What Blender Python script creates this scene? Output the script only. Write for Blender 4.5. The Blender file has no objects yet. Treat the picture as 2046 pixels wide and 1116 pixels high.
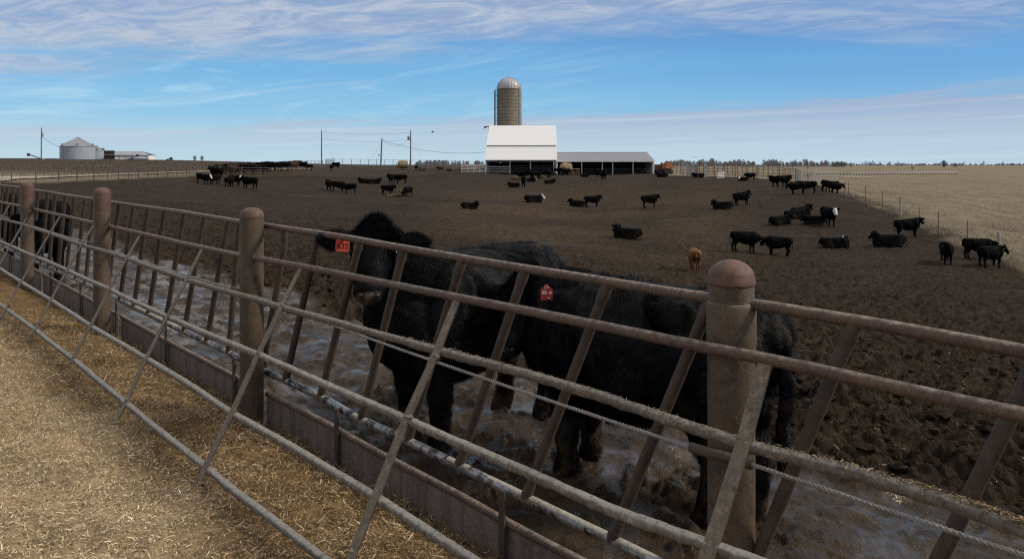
import bpy, math, random
import numpy as np
from mathutils import Matrix, Vector
rng = np.random.default_rng(7)
random.seed(7)
SC = bpy.context.scene
COL = SC.collection
F, CX, HY = 1478.0, 1023.0, 328.0      # focal length, principal column and horizon row of the 2046 px photograph
CZ = 1.75                               # eye height above the feed alley
rad = math.radians

# ---------------------------------------------------------------- noise
def _h(ix, iy, seed):
    n = (ix.astype(np.int64)*374761393 + iy.astype(np.int64)*668265263 + seed*974711) & 0xffffffff
    n = ((n ^ (n >> 13))*1274126177) & 0xffffffff
    n = n ^ (n >> 16)
    return (n & 0xffff)/65535.0
def vnoise(x, y, seed=0):
    xi, yi = np.floor(x), np.floor(y)
    fx, fy = x-xi, y-yi
    fx = fx*fx*fx*(fx*(fx*6-15)+10); fy = fy*fy*fy*(fy*(fy*6-15)+10)
    a, b = _h(xi, yi, seed), _h(xi+1, yi, seed)
    c, d = _h(xi, yi+1, seed), _h(xi+1, yi+1, seed)
    return (a*(1-fx)+b*fx)*(1-fy) + (c*(1-fx)+d*fx)*fy
def fbm(x, y, octv=4, seed=0, gain=.5):
    v, amp, tot = 0, 1.0, 0
    for k in range(octv):
        v = v + amp*(vnoise(x*2**k+17.3*k, y*2**k-9.1*k, seed+k)-.5); tot += amp; amp *= gain
    return v/tot*2
def sstep(a, b, x):
    t = np.clip((x-a)/(b-a), 0, 1); return t*t*(3-2*t)

# ---------------------------------------------------------------- fence frame
A0 = np.array([.798, 2.7])              # foot of the nearest post
D = np.array([-.6876, .7259])           # along the feed fence, away from the camera
N = np.array([-.7259, -.6876])          # from the pen towards the alley
RISE = .0088
def fst(X, Y):
    dx, dy = X-A0[0], Y-A0[1]
    return dx*N[0]+dy*N[1], dx*D[0]+dy*D[1]
def fpt(t, s, h):
    p = A0 + D*t + N*s
    return np.array([p[0], p[1], CZ+h])
def unp(x, y, s):
    """photo pixel -> point on the vertical plane at offset s from the fence line"""
    a, b = (x-CX)/F, (HY-y)/F
    lam = (s + A0@N)/(a*N[0]+N[1])
    return np.array([a*lam, lam, CZ+b*lam])

# ---------------------------------------------------------------- terrain
def P(x, y, z): return ((x-CX)/F*z, z, (HY-y)/F*z)
CTRL = [P(880,870,5.4),P(1145,935,4.87),P(1430,1040,4.15),P(1200,640,14),
 P(300,425,36),P(100,455,22),P(495,377,84),P(405,366,92),P(690,384,93),P(815,391,80),P(790,370,100),P(938,418,62),
 P(1068,404,75),P(1185,412,76),P(1300,414,68),P(1255,476,48),P(1485,409,67),P(1445,417,66),P(1560,373,78),P(1610,386,70),
 P(1660,385,70),P(1620,447,52),P(1487,502,40),P(1550,510,40),P(1668,494,43),P(1775,490,43),P(1815,474,48),
 P(1890,526,36),P(1960,532,35),P(1388,540,34),P(1040,349,140),P(1200,350,143),P(1330,350,120),P(1450,355,105),
 P(1205,358,96),P(430,357,95),P(600,341,120),P(805,337,150),P(700,335,152),P(900,337,150),P(551,355,105),P(714,358,118),
 P(850,354,132),P(35,366,63),P(205,360,72),P(324,354,86),P(398,350,94),P(100,350,85),P(300,344,115),P(0,318,215),
 P(150,319,215),P(300,319.5,225),P(420,322,240),P(640,328,260),P(800,331,280),P(960,332,300),P(0,316,300),P(-400,330,120),P(-500,330,50),
 P(1690,392,75),P(1727,404,66),P(1798,428,55),P(1886,464,46),P(1943,490,41),P(2003,526,36.5),P(2060,560,33),
 P(1850,396,76),P(2046,440,61),P(2046,400,95),P(2046,370,160),P(2046,347,330),P(1720,358,140),P(1600,353,170),
 P(1600,351,290),P(1900,349,290),P(1500,346,150),P(1500,336,320),P(1700,335,560),P(2000,333,700),P(1700,330.5,1000),P(2046,330,1100),P(1400,331,900),
 P(1023,331,700),P(400,321.5,420),P(0,319,600),P(2400,700,16),P(2600,560,28)]
for az in range(-180, 181, 15):
    CTRL.append((2500*math.sin(rad(az)), 2500*math.cos(rad(az)), -3.2))
    if abs(az) > 60:
        CTRL.append((120*math.sin(rad(az)), 120*math.cos(rad(az)), -2.4))
for t in (-6,-3,-1.5,0,2,4,6,8,11,15,22):
    p = fpt(t, -.3, 0); CTRL.append((p[0], p[1], -2.0+RISE*t))
CTRL = np.array(CTRL)
def warp(X, Y):
    r = np.hypot(X, Y)+1e-6
    w = np.log1p(r/8)/r
    return X*w, Y*w
_cx, _cy = warp(CTRL[:,0], CTRL[:,1])
_K = np.hypot(_cx[:,None]-_cx[None,:], _cy[:,None]-_cy[None,:])
_n = len(_cx)
_M = np.zeros((_n+1, _n+1)); _M[:_n,:_n] = -_K - .004*np.eye(_n); _M[:_n,_n] = 1; _M[_n,:_n] = 1
_W = np.linalg.solve(_M, np.append(CTRL[:,2], 0))
def pen_h(X, Y):
    X = np.asarray(X, float); Y = np.asarray(Y, float)
    sh = X.shape; x, y = warp(X.ravel(), Y.ravel())
    out = np.empty(x.size)
    for i in range(0, x.size, 100000):
        j = slice(i, i+100000)
        k = np.sqrt((x[j,None]-_cx[None])**2+(y[j,None]-_cy[None])**2 + .0009)
        out[j] = -k@_W[:_n] + _W[_n]
    return out.reshape(sh)
def wet_mask(X, Y):
    s, t = fst(X, Y)
    e = fbm(X*.45, Y*.45, 3, 5)*1.1
    m = sstep(-4.3, -2.7, s+e)*sstep(.35, -.05, s)
    return m*sstep(34, 18, t)
def ground(X, Y, detail=False):
    """world height of the ground sheet"""
    X = np.asarray(X, float); Y = np.asarray(Y, float)
    s, t = fst(X, Y)
    hp = pen_h(X, Y)
    ha = np.interp(s, [-.1, .1, .45, .9, 1.5, 3], [-1.95, -1.93, -1.85, -1.80, -1.75, -1.73]) + RISE*np.clip(t, -8, 60)
    ha = ha + (.05*fbm(X*1.3, Y*1.3, 3, 31)+.03*fbm(X*3.1, Y*3.1, 2, 33))*sstep(.0, .5, s)
    k = sstep(-.03, .03, s)*sstep(60, 30, np.hypot(X, Y))
    if detail:
        r = np.hypot(X, Y)
        w = wet_mask(X, Y)
        n1 = fbm(X*3.2, Y*3.2, 4, 11); n2 = fbm(X*9, Y*9, 3, 12)
        lump = np.maximum(n1, -.3)*.15 + n2*.085 + np.abs(fbm(X*5.5, Y*5.5, 3, 15))*.13
        inpen = 1-pasture_mask(X, Y)
        dry = (1-w)*lump*(.35+.65*sstep(60, 10, r))*sstep(150, 90, r)*sstep(0, -.5, s)*inpen
        ch = sstep(-.25, .35, fbm(X*1.1, Y*1.1, 3, 19))
        wetl = w*(np.maximum(n1*.085+(.024*fbm(X*15, Y*15, 3, 13)+n2*.055)*(.35+ch), -.016)-.02)
        mid = fbm(X*.5, Y*.5, 3, 14)*.07*sstep(8, 25, r)*sstep(170, 60, r)*inpen
        hp = hp + dry + wetl + mid + (1-inpen)*.05*fbm(X*1.3, Y*1.3, 3, 77)*sstep(200, 60, r)
        ha = ha + .030*fbm(X*6, Y*6, 3, 21)+.014*fbm(X*19, Y*19, 2, 22)
    return CZ + hp*(1-k) + ha*k
# pen outline: right side fence line and the far edges, in plan
RF0, RF1 = np.array([33.8, 75.0]), np.array([23.5, 34.0])     # pasture fence line
def rf_x(Y): return RF0[0] + (Y-RF0[1])*(RF1[0]-RF0[0])/(RF1[1]-RF0[1])
def hit(x, y):
    """photo pixel -> first point of the ground sheet under it"""
    a, b = (x-CX)/F, (HY-y)/F
    lam = np.exp(np.linspace(math.log(1.5), math.log(1500), 1400))
    dz = CZ+b*lam - ground(a*lam, lam)
    i = np.argmax(dz < 0)
    if dz[i] >= 0: i = np.argmin(np.abs(dz))
    lo, hi = lam[max(i-1,0)], lam[i]
    for _ in range(30):
        m = .5*(lo+hi)
        if CZ+b*m - float(ground(np.array([a*m]), np.array([m]))[0]) < 0: hi = m
        else: lo = m
    m = .5*(lo+hi)
    return np.array([a*m, m, float(ground(np.array([a*m]), np.array([m]))[0])])
def atz(x, z):
    X = (x-CX)/F*z
    return np.array([X, z, float(ground(np.array([X]), np.array([z]))[0])])
def gz(X, Y): return float(ground(np.array([float(X)]), np.array([float(Y)]))[0])
# outer pen boundary (far side), photo pixel -> plan; a line of azimuth/distance
EDGE_PX = [(-60,368),(35,366),(83,364.5),(126,363),(166,361.5),(205,360),(236,358.5),(268,357),(297,355.5),(324,354),(350,352.5),(374,351),(398,350),(420,348.6),
           (470,345.5),(520,342.5),(570,339.5),(610,337.5),(650,336)]
EDGE = None
def pasture_mask(X, Y):
    """1 outside the pens, 0 on the trampled mud"""
    n = fbm(X*.6, Y*.6, 3, 40)*.9
    right = sstep(-.6, .9, X-rf_x(Y)+n)*sstep(10, 20, Y)
    az = np.arctan2(X, Y); r = np.hypot(X, Y)
    lim = np.interp(az, EAZ, ER)
    far = sstep(-2.5, 2.5, r-lim+n*2)
    return np.maximum(right, far)
_ez = [(-900,60),(-60,62),(35,63),(126,67),(205,73),(268,80),(324,87),(398,96),(470,108),(570,124),(650,150),(800,153),(960,154),(1110,160),(1310,150),(1340,118),(1400,112),(1500,108),(1600,98),(1660,86),(1690,76),(2046,60)]
EAZ = np.array([math.atan((x-CX)/F) for x, z in _ez]); ER = np.array([z/math.cos(math.atan((x-CX)/F)) for x, z in _ez])

# ---------------------------------------------------------------- mesh building
class MB:
    def __init__(self): self.v = []; self.f = []
    def add(self, vs, fs):
        o = len(self.v); self.v += [tuple(map(float, q)) for q in vs]; self.f += [tuple(i+o for i in g) for g in fs]; return self
    def box(self, c, size, R=None):
        c = np.array(c, float); hx, hy, hz = [k/2 for k in size]
        vs = np.array([[sx*hx, sy*hy, sz*hz] for sx in (-1,1) for sy in (-1,1) for sz in (-1,1)])
        if R is not None: vs = vs@np.array(R).T
        return self.add(vs+c, [(0,1,3,2),(4,6,7,5),(0,4,5,1),(2,3,7,6),(0,2,6,4),(1,5,7,3)])
    def tube(self, pts, r, n=10, caps=True):
        pts = [np.array(p, float) for p in pts]
        rs = r if hasattr(r, '__len__') else [r]*len(pts)
        vs, fs = [], []
        prev = None
        for i, p in enumerate(pts):
            d = pts[min(i+1, len(pts)-1)] - pts[max(i-1, 0)]
            d = d/(np.linalg.norm(d)+1e-12)
            if prev is None:
                up = np.array([0,0,1.0]) if abs(d[2]) < .9 else np.array([1.0,0,0])
            else: up = prev
            a = np.cross(d, up); a /= np.linalg.norm(a)+1e-12; b = np.cross(a, d); prev = b
            for k in range(n):
                q = 2*math.pi*k/n
                vs.append(p + rs[i]*(math.cos(q)*a + math.sin(q)*b))
        for i in range(len(pts)-1):
            for k in range(n):
                k2 = (k+1)%n
                fs.append((i*n+k, i*n+k2, (i+1)*n+k2, (i+1)*n+k))
        if caps:
            fs.append(tuple(range(n-1,-1,-1))); m = (len(pts)-1)*n; fs.append(tuple(m+k for k in range(n)))
        return self.add(vs, fs)
    def lathe(self, prof, c, n=24, close=True):
        """prof: [(radius, z)] from bottom to top"""
        vs, fs = [], []
        for r, z in prof:
            for k in range(n):
                q = 2*math.pi*k/n; vs.append((c[0]+r*math.cos(q), c[1]+r*math.sin(q), c[2]+z))
        for i in range(len(prof)-1):
            for k in range(n):
                k2 = (k+1)%n; fs.append((i*n+k, i*n+k2, (i+1)*n+k2, (i+1)*n+k))
        if close:
            fs.append(tuple(range(n-1,-1,-1))); m = (len(prof)-1)*n; fs.append(tuple(m+k for k in range(n)))
        return self.add(vs, fs)
    def loft(self, secs, n=20):
        """secs: [(centre, half axis a, half axis b)] closed with domed ends"""
        vs, fs = [], []
        for c, a, b in secs:
            for k in range(n):
                q = 2*math.pi*k/n; vs.append(np.array(c)+math.cos(q)*np.array(a)+math.sin(q)*np.array(b))
        for i in range(len(secs)-1):
            for k in range(n):
                k2 = (k+1)%n; fs.append((i*n+k, i*n+k2, (i+1)*n+k2, (i+1)*n+k))
        fs.append(tuple(range(n-1,-1,-1))); m = (len(secs)-1)*n; fs.append(tuple(m+k for k in range(n)))
        return self.add(vs, fs)
    def ell(self, c, R, rad3, n=14, m=8):
        """ellipsoid; R columns are its axes"""
        R = np.array(R, float); vs, fs = [], []
        for i in range(1, m):
            th = math.pi*i/m
            for k in range(n):
                q = 2*math.pi*k/n
                l = np.array([rad3[0]*math.sin(th)*math.cos(q), rad3[1]*math.sin(th)*math.sin(q), rad3[2]*math.cos(th)])
                vs.append(np.array(c)+R@l)
        vs.append(np.array(c)+R@np.array([0,0,rad3[2]])); vs.append(np.array(c)-R@np.array([0,0,rad3[2]]))
        for i in range(m-2):
            for k in range(n):
                k2 = (k+1)%n; fs.append((i*n+k, (i+1)*n+k, (i+1)*n+k2, i*n+k2))
        T, B = (m-1)*n, (m-1)*n+1
        for k in range(n):
            k2 = (k+1)%n; fs.append((T, k, k2)); fs.append((B, (m-2)*n+k2, (m-2)*n+k))
        return self.add(vs, fs)
    def mesh(self, name):
        me = bpy.data.meshes.new(name); me.from_pydata(self.v, [], self.f); me.update(); return me
    def build(self, name, mat, parent=None, smooth=True, angle=40):
        me = self.mesh(name)
        return link(name, me, mat, parent, smooth, angle)
def link(name, me, mat, parent=None, smooth=True, angle=40):
    if mat is not None:
        me.materials.clear(); me.materials.append(mat)
    if smooth:
        me.polygons.foreach_set('use_smooth', [True]*len(me.polygons))
        if angle: me.set_sharp_from_angle(angle=rad(angle))
    o = bpy.data.objects.new(name, me); COL.objects.link(o)
    if parent: o.parent = parent
    return o
def fastmesh(name, V, Q):
    """V (n,3) float, Q (m,k) int"""
    V = np.asarray(V, np.float32); Q = np.asarray(Q, np.int32); k = Q.shape[1]
    me = bpy.data.meshes.new(name)
    me.vertices.add(len(V)); me.vertices.foreach_set('co', V.ravel())
    me.loops.add(Q.size); me.loops.foreach_set('vertex_index', Q.ravel())
    me.polygons.add(len(Q)); me.polygons.foreach_set('loop_start', np.arange(0, Q.size, k, dtype=np.int32))
    me.update(calc_edges=True); return me
def empty(name, loc=(0,0,0), rz=0, label=None, cat=None, group=None):
    o = bpy.data.objects.new(name, None); COL.objects.link(o); o.location = loc; o.rotation_euler = (0,0,rz)
    o.empty_display_size = .2
    if label: o['label'] = label
    if cat: o['category'] = cat
    if group: o['group'] = group
    return o
def tag(o, label=None, cat=None, group=None, kind=None):
    for k, v in (('label', label), ('category', cat), ('group', group), ('kind', kind)):
        if v: o[k] = v
    return o

# ---------------------------------------------------------------- materials
class NT:
    def __init__(self, name):
        m = bpy.data.materials.new(name); m.use_nodes = True; self.m = m; self.t = m.node_tree; self.t.nodes.clear()
        self.out = self.t.nodes.new('ShaderNodeOutputMaterial'); self.b = self.t.nodes.new('ShaderNodeBsdfPrincipled')
        self.t.links.new(self.b.outputs[0], self.out.inputs[0])
        self.tc = self.t.nodes.new('ShaderNodeTexCoord')
    def n(self, typ, **kw):
        nd = self.t.nodes.new('ShaderNode'+typ)
        for k, v in kw.items(): setattr(nd, k, v)
        return nd
    def l(self, a, b): self.t.links.new(a, b)
    def set(self, sock, v):
        if hasattr(v, 'is_output') : self.l(v, sock)
        elif isinstance(v, (tuple, list)) and len(v) == 3 and sock.type == 'RGBA': sock.default_value = (*v, 1)
        else: sock.default_value = v
    def noise(self, scale, detail=4, rough=.55, vec=None, dist=0):
        nd = self.n('TexNoise'); nd.inputs['Scale'].default_value = scale; nd.inputs['Detail'].default_value = detail
        nd.inputs['Roughness'].default_value = rough; nd.inputs['Distortion'].default_value = dist
        self.l(vec if vec is not None else self.tc.outputs['Object'], nd.inputs['Vector']); return nd.outputs['Fac']
    def mapv(self, scale, src=None, rot=(0,0,0)):
        nd = self.n('Mapping'); nd.inputs['Scale'].default_value = scale; nd.inputs['Rotation'].default_value = rot
        self.l(src if src is not None else self.tc.outputs['Object'], nd.inputs['Vector']); return nd.outputs[0]
    def step(self, v, a, b):
        nd = self.n('MapRange', interpolation_type='SMOOTHSTEP'); self.l(v, nd.inputs[0])
        nd.inputs[1].default_value = a; nd.inputs[2].default_value = b; return nd.outputs[0]
    def math(self, op, a, b=0.0, c=None):
        nd = self.n('Math', operation=op); self.set(nd.inputs[0], a); self.set(nd.inputs[1], b)
        if c is not None: self.set(nd.inputs[2], c)
        return nd.outputs[0]
    def mix(self, f, a, b, typ='MIX'):
        nd = self.n('Mix', data_type='RGBA', blend_type=typ); self.set(nd.inputs[0], f); self.set(nd.inputs[6], a); self.set(nd.inputs[7], b)
        return nd.outputs[2]
    def mixf(self, f, a, b):
        nd = self.n('Mix', data_type='FLOAT'); self.set(nd.inputs[0], f); self.set(nd.inputs[2], a); self.set(nd.inputs[3], b); return nd.outputs[0]
    def bump(self, h, strength=.5, dist=.01, prev=None):
        nd = self.n('Bump'); nd.inputs['Strength'].default_value = strength; nd.inputs['Distance'].default_value = dist
        self.l(h, nd.inputs['Height'])
        if prev is not None: self.l(prev, nd.inputs['Normal'])
        return nd.outputs[0]
    def fin(self, col, rough=.7, metal=0, normal=None, spec=None):
        self.set(self.b.inputs['Base Color'], col); self.set(self.b.inputs['Roughness'], rough); self.set(self.b.inputs['Metallic'], metal)
        if normal is not None: self.l(normal, self.b.inputs['Normal'])
        if spec is not None: self.set(self.b.inputs['Specular IOR Level'], spec)
        return self.m
def simple(name, c1, c2, scale=3, rough=.7, bump=.2, bd=.01, metal=0, spec=None, lo=.35, hi=.65):
    q = NT(name); f = q.noise(scale, 5)
    return q.fin(q.mix(q.step(f, lo, hi), c1, c2), rough, metal, q.bump(q.noise(scale*4, 4), bump, bd) if bump else None, spec)
def pipe_mat(name, base, rust, dust, dustlo, dusthi, speck=.0, rough=.62, mott=.2):
    """weathered pipe: rust blotches, dried grime that has settled on upward faces, specks of chaff"""
    q = NT(name)
    f = q.noise(7, 6, .7); col = q.mix(q.step(f, .40, .60), base, rust)
    col = q.mix(q.math('MULTIPLY', q.step(q.noise(19, 5, .7, q.mapv((1,1,.7))), .54, .66), .8), col, (.026,.017,.013))
    col = q.mix(q.math('MULTIPLY', q.step(q.noise(11, 6, .75, q.mapv((1.3,.8,1))), .56, .68), mott*1.2), col, dust)
    g = q.n('NewGeometry'); sx = q.n('SeparateXYZ'); q.l(g.outputs['Normal'], sx.inputs[0])
    up = q.step(sx.outputs[2], -.1, .9)
    a = q.math('MULTIPLY_ADD', up, .42, q.math('MULTIPLY', q.noise(34, 5, .7), .62))
    col = q.mix(q.step(a, dustlo, dusthi), col, dust)
    col = q.mix(q.math('MULTIPLY', q.step(q.noise(52, 5, .8), .50, .62), mott), col, dust)
    col = q.mix(q.math('MULTIPLY', q.step(q.noise(43, 5, .8, q.mapv((1,1,1), None, (1,.4,0))), .52, .66), .6), col, (.030,.021,.015))
    fine = q.noise(160, 3, .6)
    col = q.mix(q.math('MULTIPLY', q.step(fine, .45, .75), .5), col, q.mix(.5, dust, (.02,.014,.012)))
    if speck > 0:
        v = q.n('TexVoronoi', feature='F1'); v.inputs['Scale'].default_value = 150; q.l(q.mapv((1,1,.5), None, (.5,.3,.2)), v.inputs['Vector'])
        sp = q.math('MULTIPLY', q.step(v.outputs['Distance'], .26, .12), q.step(q.noise(9, 5, .7), .47, .62))
        col = q.mix(q.math('MULTIPLY', sp, speck), col, (.30,.22,.12))
    nb = q.bump(q.noise(120, 4, .7), .35, .004, q.bump(q.noise(30, 4), .3, .006))
    return q.fin(col, q.mixf(q.noise(12), rough-.12, rough+.2), 0, nb)
M = {}
M['pipe'] = pipe_mat('rusty_pipe', (.062,.035,.027), (.100,.052,.036), (.27,.225,.185), .62, .86, mott=.16)
M['rack'] = pipe_mat('grimy_pipe', (.135,.115,.095), (.090,.064,.048), (.35,.325,.28), .50, .78, mott=.38)
M['rackhay'] = pipe_mat('chaff_caked_pipe', (.105,.080,.066), (.080,.056,.045), (.30,.27,.22), .54, .84, mott=.3)
M['strap'] = pipe_mat('flat_strap_steel', (.120,.090,.066), (.095,.064,.046), (.30,.25,.17), .60, .88, mott=.25)
M['slat'] = pipe_mat('dark_slant_pipe', (.036,.026,.021), (.066,.043,.032), (.17,.135,.105), .68, .95, .3, mott=.08)
M['post'] = pipe_mat('rusty_post', (.056,.038,.025), (.086,.054,.033), (.17,.13,.085), .56, .95, .9)
M['postred'] = pipe_mat('oxide_red_post', (.085,.040,.032), (.105,.050,.040), (.2,.13,.11), .68, 1.0, mott=.08)
M['cap'] = pipe_mat('rusty_cap', (.074,.036,.026), (.115,.053,.034), (.22,.16,.13), .68, 1.0, mott=.08)
q = NT('polished_pipe'); M['polish'] = q.fin(q.mix(q.step(q.noise(18, 4), .4, .62), (.30,.31,.33), (.06,.052,.048)), q.mixf(q.noise(9), .25, .55), .75)
q = NT('bunk_board_steel'); sv = q.mapv((5,5,.6))
f = q.noise(3, 5, .6, sv); col = q.mix(q.step(f, .35, .65), (.095,.072,.06), (.15,.118,.10))
col = q.mix(q.math('MULTIPLY', q.step(q.noise(45, 4, .7), .52, .7), .6), col, (.27,.24,.21))
M['board'] = q.fin(col, .75, 0, q.bump(q.noise(25, 4), .3, .006))
q = NT('steel_cable'); w = q.n('TexWave', bands_direction='X'); M['cable'] = q.fin(q.mix(q.noise(60), (.30,.29,.27), (.17,.155,.14)), .5, .4)
# cattle
def hide(name, c1, c2, mud=(.075,.055,.036), mudz=.62, mudamt=1.0, rough=.62, spec=.14):
    q = NT(name); sx = q.n('SeparateXYZ'); q.l(q.tc.outputs['Object'], sx.inputs[0])
    col = q.mix(q.noise(4, 4), c1, c2)
    low = q.step(sx.outputs[2], mudz, mudz*.35)
    mm = q.math('MULTIPLY', low, q.step(q.noise(9, 5, .65), .42, .60))
    rump = q.math('MULTIPLY', q.step(sx.outputs[0], -.30, -.7), q.math('MULTIPLY', q.step(q.noise(7, 5, .6), .52, .64), .6))
    m2 = q.math('MULTIPLY', q.math('MAXIMUM', mm, rump), mudamt)
    return q.fin(q.mix(m2, col, mud), rough, 0, q.bump(q.noise(60, 3), .3, .01), spec)
M['black'] = hide('black_hide', (.0016,.0018,.0023), (.0042,.0041,.0046), (.036,.027,.019), .5, .55, .85, .05)
M['blackfur'] = hide('black_winter_coat', (.0024,.0027,.0036), (.0056,.0058,.0070), (.060,.042,.026), .55, .85, .55, .11)
M['browncow'] = hide('orange_brown_hide', (.105,.042,.016), (.165,.068,.026), (.08,.055,.036), .4, .4)
M['darkred'] = hide('dark_red_hide', (.035,.014,.010), (.05,.02,.014))
M['white'] = simple('white_face_hair', (.72,.69,.64), (.6,.56,.5), 20, .8, .2)
M['eye'] = simple('wet_dark_eye', (.004,.003,.003), (.006,.005,.005), 5, .08, 0)
M['muzzle'] = simple('muzzle_skin', (.012,.010,.0095), (.105,.070,.042), 13, .55, .5, lo=.50, hi=.66)
M['nostril'] = simple('nostril', (.006,.005,.005), (.01,.008,.007), 5, .5, 0)
M['tag_orange'] = simple('orange_red_plastic', (.56,.060,.034), (.45,.045,.027), 30, .45, .1)
M['tag_red'] = simple('dark_red_plastic', (.36,.022,.028), (.27,.018,.022), 30, .45, .1)
M['tag_white'] = simple('white_plastic_tag', (.8,.78,.72), (.7,.68,.6), 30, .5, 0)
M['ink_black'] = simple('black_ink', (.01,.01,.01), (.02,.02,.02), 30, .7, 0)
M['ink_white'] = simple('white_ink', (.75,.68,.62), (.6,.5,.46), 60, .7, 0)
# buildings and the rest
M['white_metal'] = None
def sheet(name, c1, c2, rib=(1,0,0), per=.25, rough=.45, streak=.5, seam=True):
    q = NT(name); sv = q.mapv((1.5,1.5,.25))
    col = q.mix(q.math('MULTIPLY', q.step(q.noise(2.2, 5, .65, sv), .42, .7), streak), c1, c2)
    d = q.n('VectorMath', operation='DOT_PRODUCT'); q.l(q.tc.outputs['Object'], d.inputs[0]); d.inputs[1].default_value = rib
    ph = q.math('FRACT', q.math('DIVIDE', d.outputs['Value'], per))
    r = q.step(q.math('ABSOLUTE', q.math('SUBTRACT', ph, .5)), .34, .46)
    return q.fin(col, rough, 0, q.bump(r, .25, .02))
M['barn_roof'] = sheet('white_roof_sheet', (.74,.74,.75), (.62,.62,.63), per=.6, rough=.5, streak=.35)
M['shed_roof'] = sheet('grey_roof_sheet', (.20,.205,.24), (.25,.25,.285), per=.9, rough=.5)
M['white_paint'] = simple('white_paint', (.80,.80,.79), (.66,.65,.63), 1.5, .6, .1)
M['grey_board'] = simple('weathered_board', (.30,.29,.275), (.42,.41,.39), 5, .8, .3)
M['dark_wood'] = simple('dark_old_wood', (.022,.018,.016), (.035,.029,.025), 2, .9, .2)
M['galv'] = sheet('galvanised_sheet', (.29,.32,.36), (.36,.39,.43), rib=(0,0,1), per=.9, rough=.42, streak=.7)
M['galv_roof'] = simple('galvanised_roof', (.28,.30,.335), (.19,.205,.235), .8, .42, .1)
M['dome'] = simple('aluminium_dome', (.42,.42,.44), (.34,.34,.35), .9, .4, .1)
q = NT('concrete_staves')
br = q.n('TexBrick'); sx = q.n('SeparateXYZ'); q.l(q.tc.outputs['Object'], sx.inputs[0])
an = q.math('MULTIPLY', q.math('ARCTAN2', sx.outputs[1], sx.outputs[0]), 2.4)
cb = q.n('CombineXYZ'); q.l(sx.outputs[2], cb.inputs[0]); q.l(an, cb.inputs[1]); q.l(cb.outputs[0], br.inputs['Vector'])
br.inputs['Scale'].default_value = 1; br.inputs['Brick Width'].default_value = 1.5; br.inputs['Row Height'].default_value = .42; br.inputs['Mortar Size'].default_value = .035
br.inputs['Color1'].default_value = (.185,.160,.115,1); br.inputs['Color2'].default_value = (.25,.215,.16,1); br.inputs['Mortar'].default_value = (.085,.075,.06,1)
col = q.mix(q.math('MULTIPLY', q.step(q.noise(.9, 4), .45, .7), .5), br.outputs['Color'], (.14,.12,.09))
M['stave'] = q.fin(col, .9, 0, q.bump(br.outputs['Fac'], .4, .03))
M['stave_plain'] = simple('grey_chute', (.22,.22,.21), (.17,.17,.165), 1.2, .7, .2)
M['dark_steel'] = simple('dark_steel', (.045,.04,.038), (.07,.06,.055), 4, .6, .1)
M['fence_far'] = simple('rusted_fence_pipe', (.075,.052,.042), (.11,.078,.062), 3, .7, .1)
M['pole'] = simple('weathered_pole', (.10,.085,.07), (.15,.13,.11), 3, .85, .2)
M['wire'] = simple('dark_wire', (.06,.06,.065), (.09,.09,.09), 3, .6, 0)
M['tpost'] = simple('green_brown_tpost', (.05,.045,.036), (.07,.055,.045), 8, .7, .1)
M['wood_post'] = simple('grey_wood_post', (.36,.33,.28), (.26,.235,.2), 9, .9, .4)
M['bale'] = simple('round_bale_hay', (.30,.225,.125), (.20,.145,.08), 5, .95, 1.0, .08)
M['strawpile'] = simple('loose_pale_hay', (.42,.34,.20), (.27,.21,.12), 4, .95, 1.0, .1)
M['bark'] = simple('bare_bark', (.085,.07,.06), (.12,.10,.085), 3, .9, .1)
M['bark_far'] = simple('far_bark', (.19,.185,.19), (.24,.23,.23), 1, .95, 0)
M['red_machine'] = simple('faded_red_paint', (.20,.032,.026), (.13,.03,.026), 1.5, .6, .1)
M['orange_machine'] = simple('rusted_orange_paint', (.42,.16,.06), (.24,.10,.045), 2.2, .7, .2)
M['rubber'] = simple('tyre_rubber', (.02,.02,.02), (.03,.03,.03), 6, .8, .2)
M['yellow'] = simple('yellow_sign', (.62,.40,.04), (.55,.35,.03), 3, .6, 0)
M['sign_back'] = simple('sign_back', (.18,.17,.165), (.22,.21,.2), 3, .6, 0)
M['rail_metal'] = simple('guardrail_metal', (.36,.37,.38), (.28,.28,.28), 2, .5, 0)
M['feather'] = simple('dark_feather', (.03,.03,.03), (.05,.05,.05), 6, .8, 0)
def island(name, stops, rough=.75):
    q = NT(name); g = q.n('NewGeometry'); cr = q.n('ValToRGB'); q.l(g.outputs['Random Per Island'], cr.inputs[0])
    el = cr.color_ramp.elements
    while len(el) < len(stops): el.new(.5)
    for e, (p_, c) in zip(el, stops): e.position = p_; e.color = (*c, 1)
    return q, cr.outputs[0]
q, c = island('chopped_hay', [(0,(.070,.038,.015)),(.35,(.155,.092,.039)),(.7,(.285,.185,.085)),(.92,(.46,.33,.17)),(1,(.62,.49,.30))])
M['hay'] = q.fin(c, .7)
q, c = island('dry_alley_chaff', [(0,(.16,.108,.060)),(.3,(.30,.215,.120)),(.7,(.47,.355,.212)),(.92,(.64,.51,.335)),(1,(.78,.68,.50))])
M['chaff'] = q.fin(c, .7)
q, c = island('dead_grass', [(0,(.10,.08,.055)),(.5,(.175,.142,.098)),(1,(.28,.235,.17))])
M['grass'] = q.fin(c, .85)
q, c = island('stubble', [(0,(.075,.056,.038)),(.5,(.14,.108,.075)),(1,(.27,.215,.15))])
M['stubble'] = q.fin(c, .85)
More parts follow.
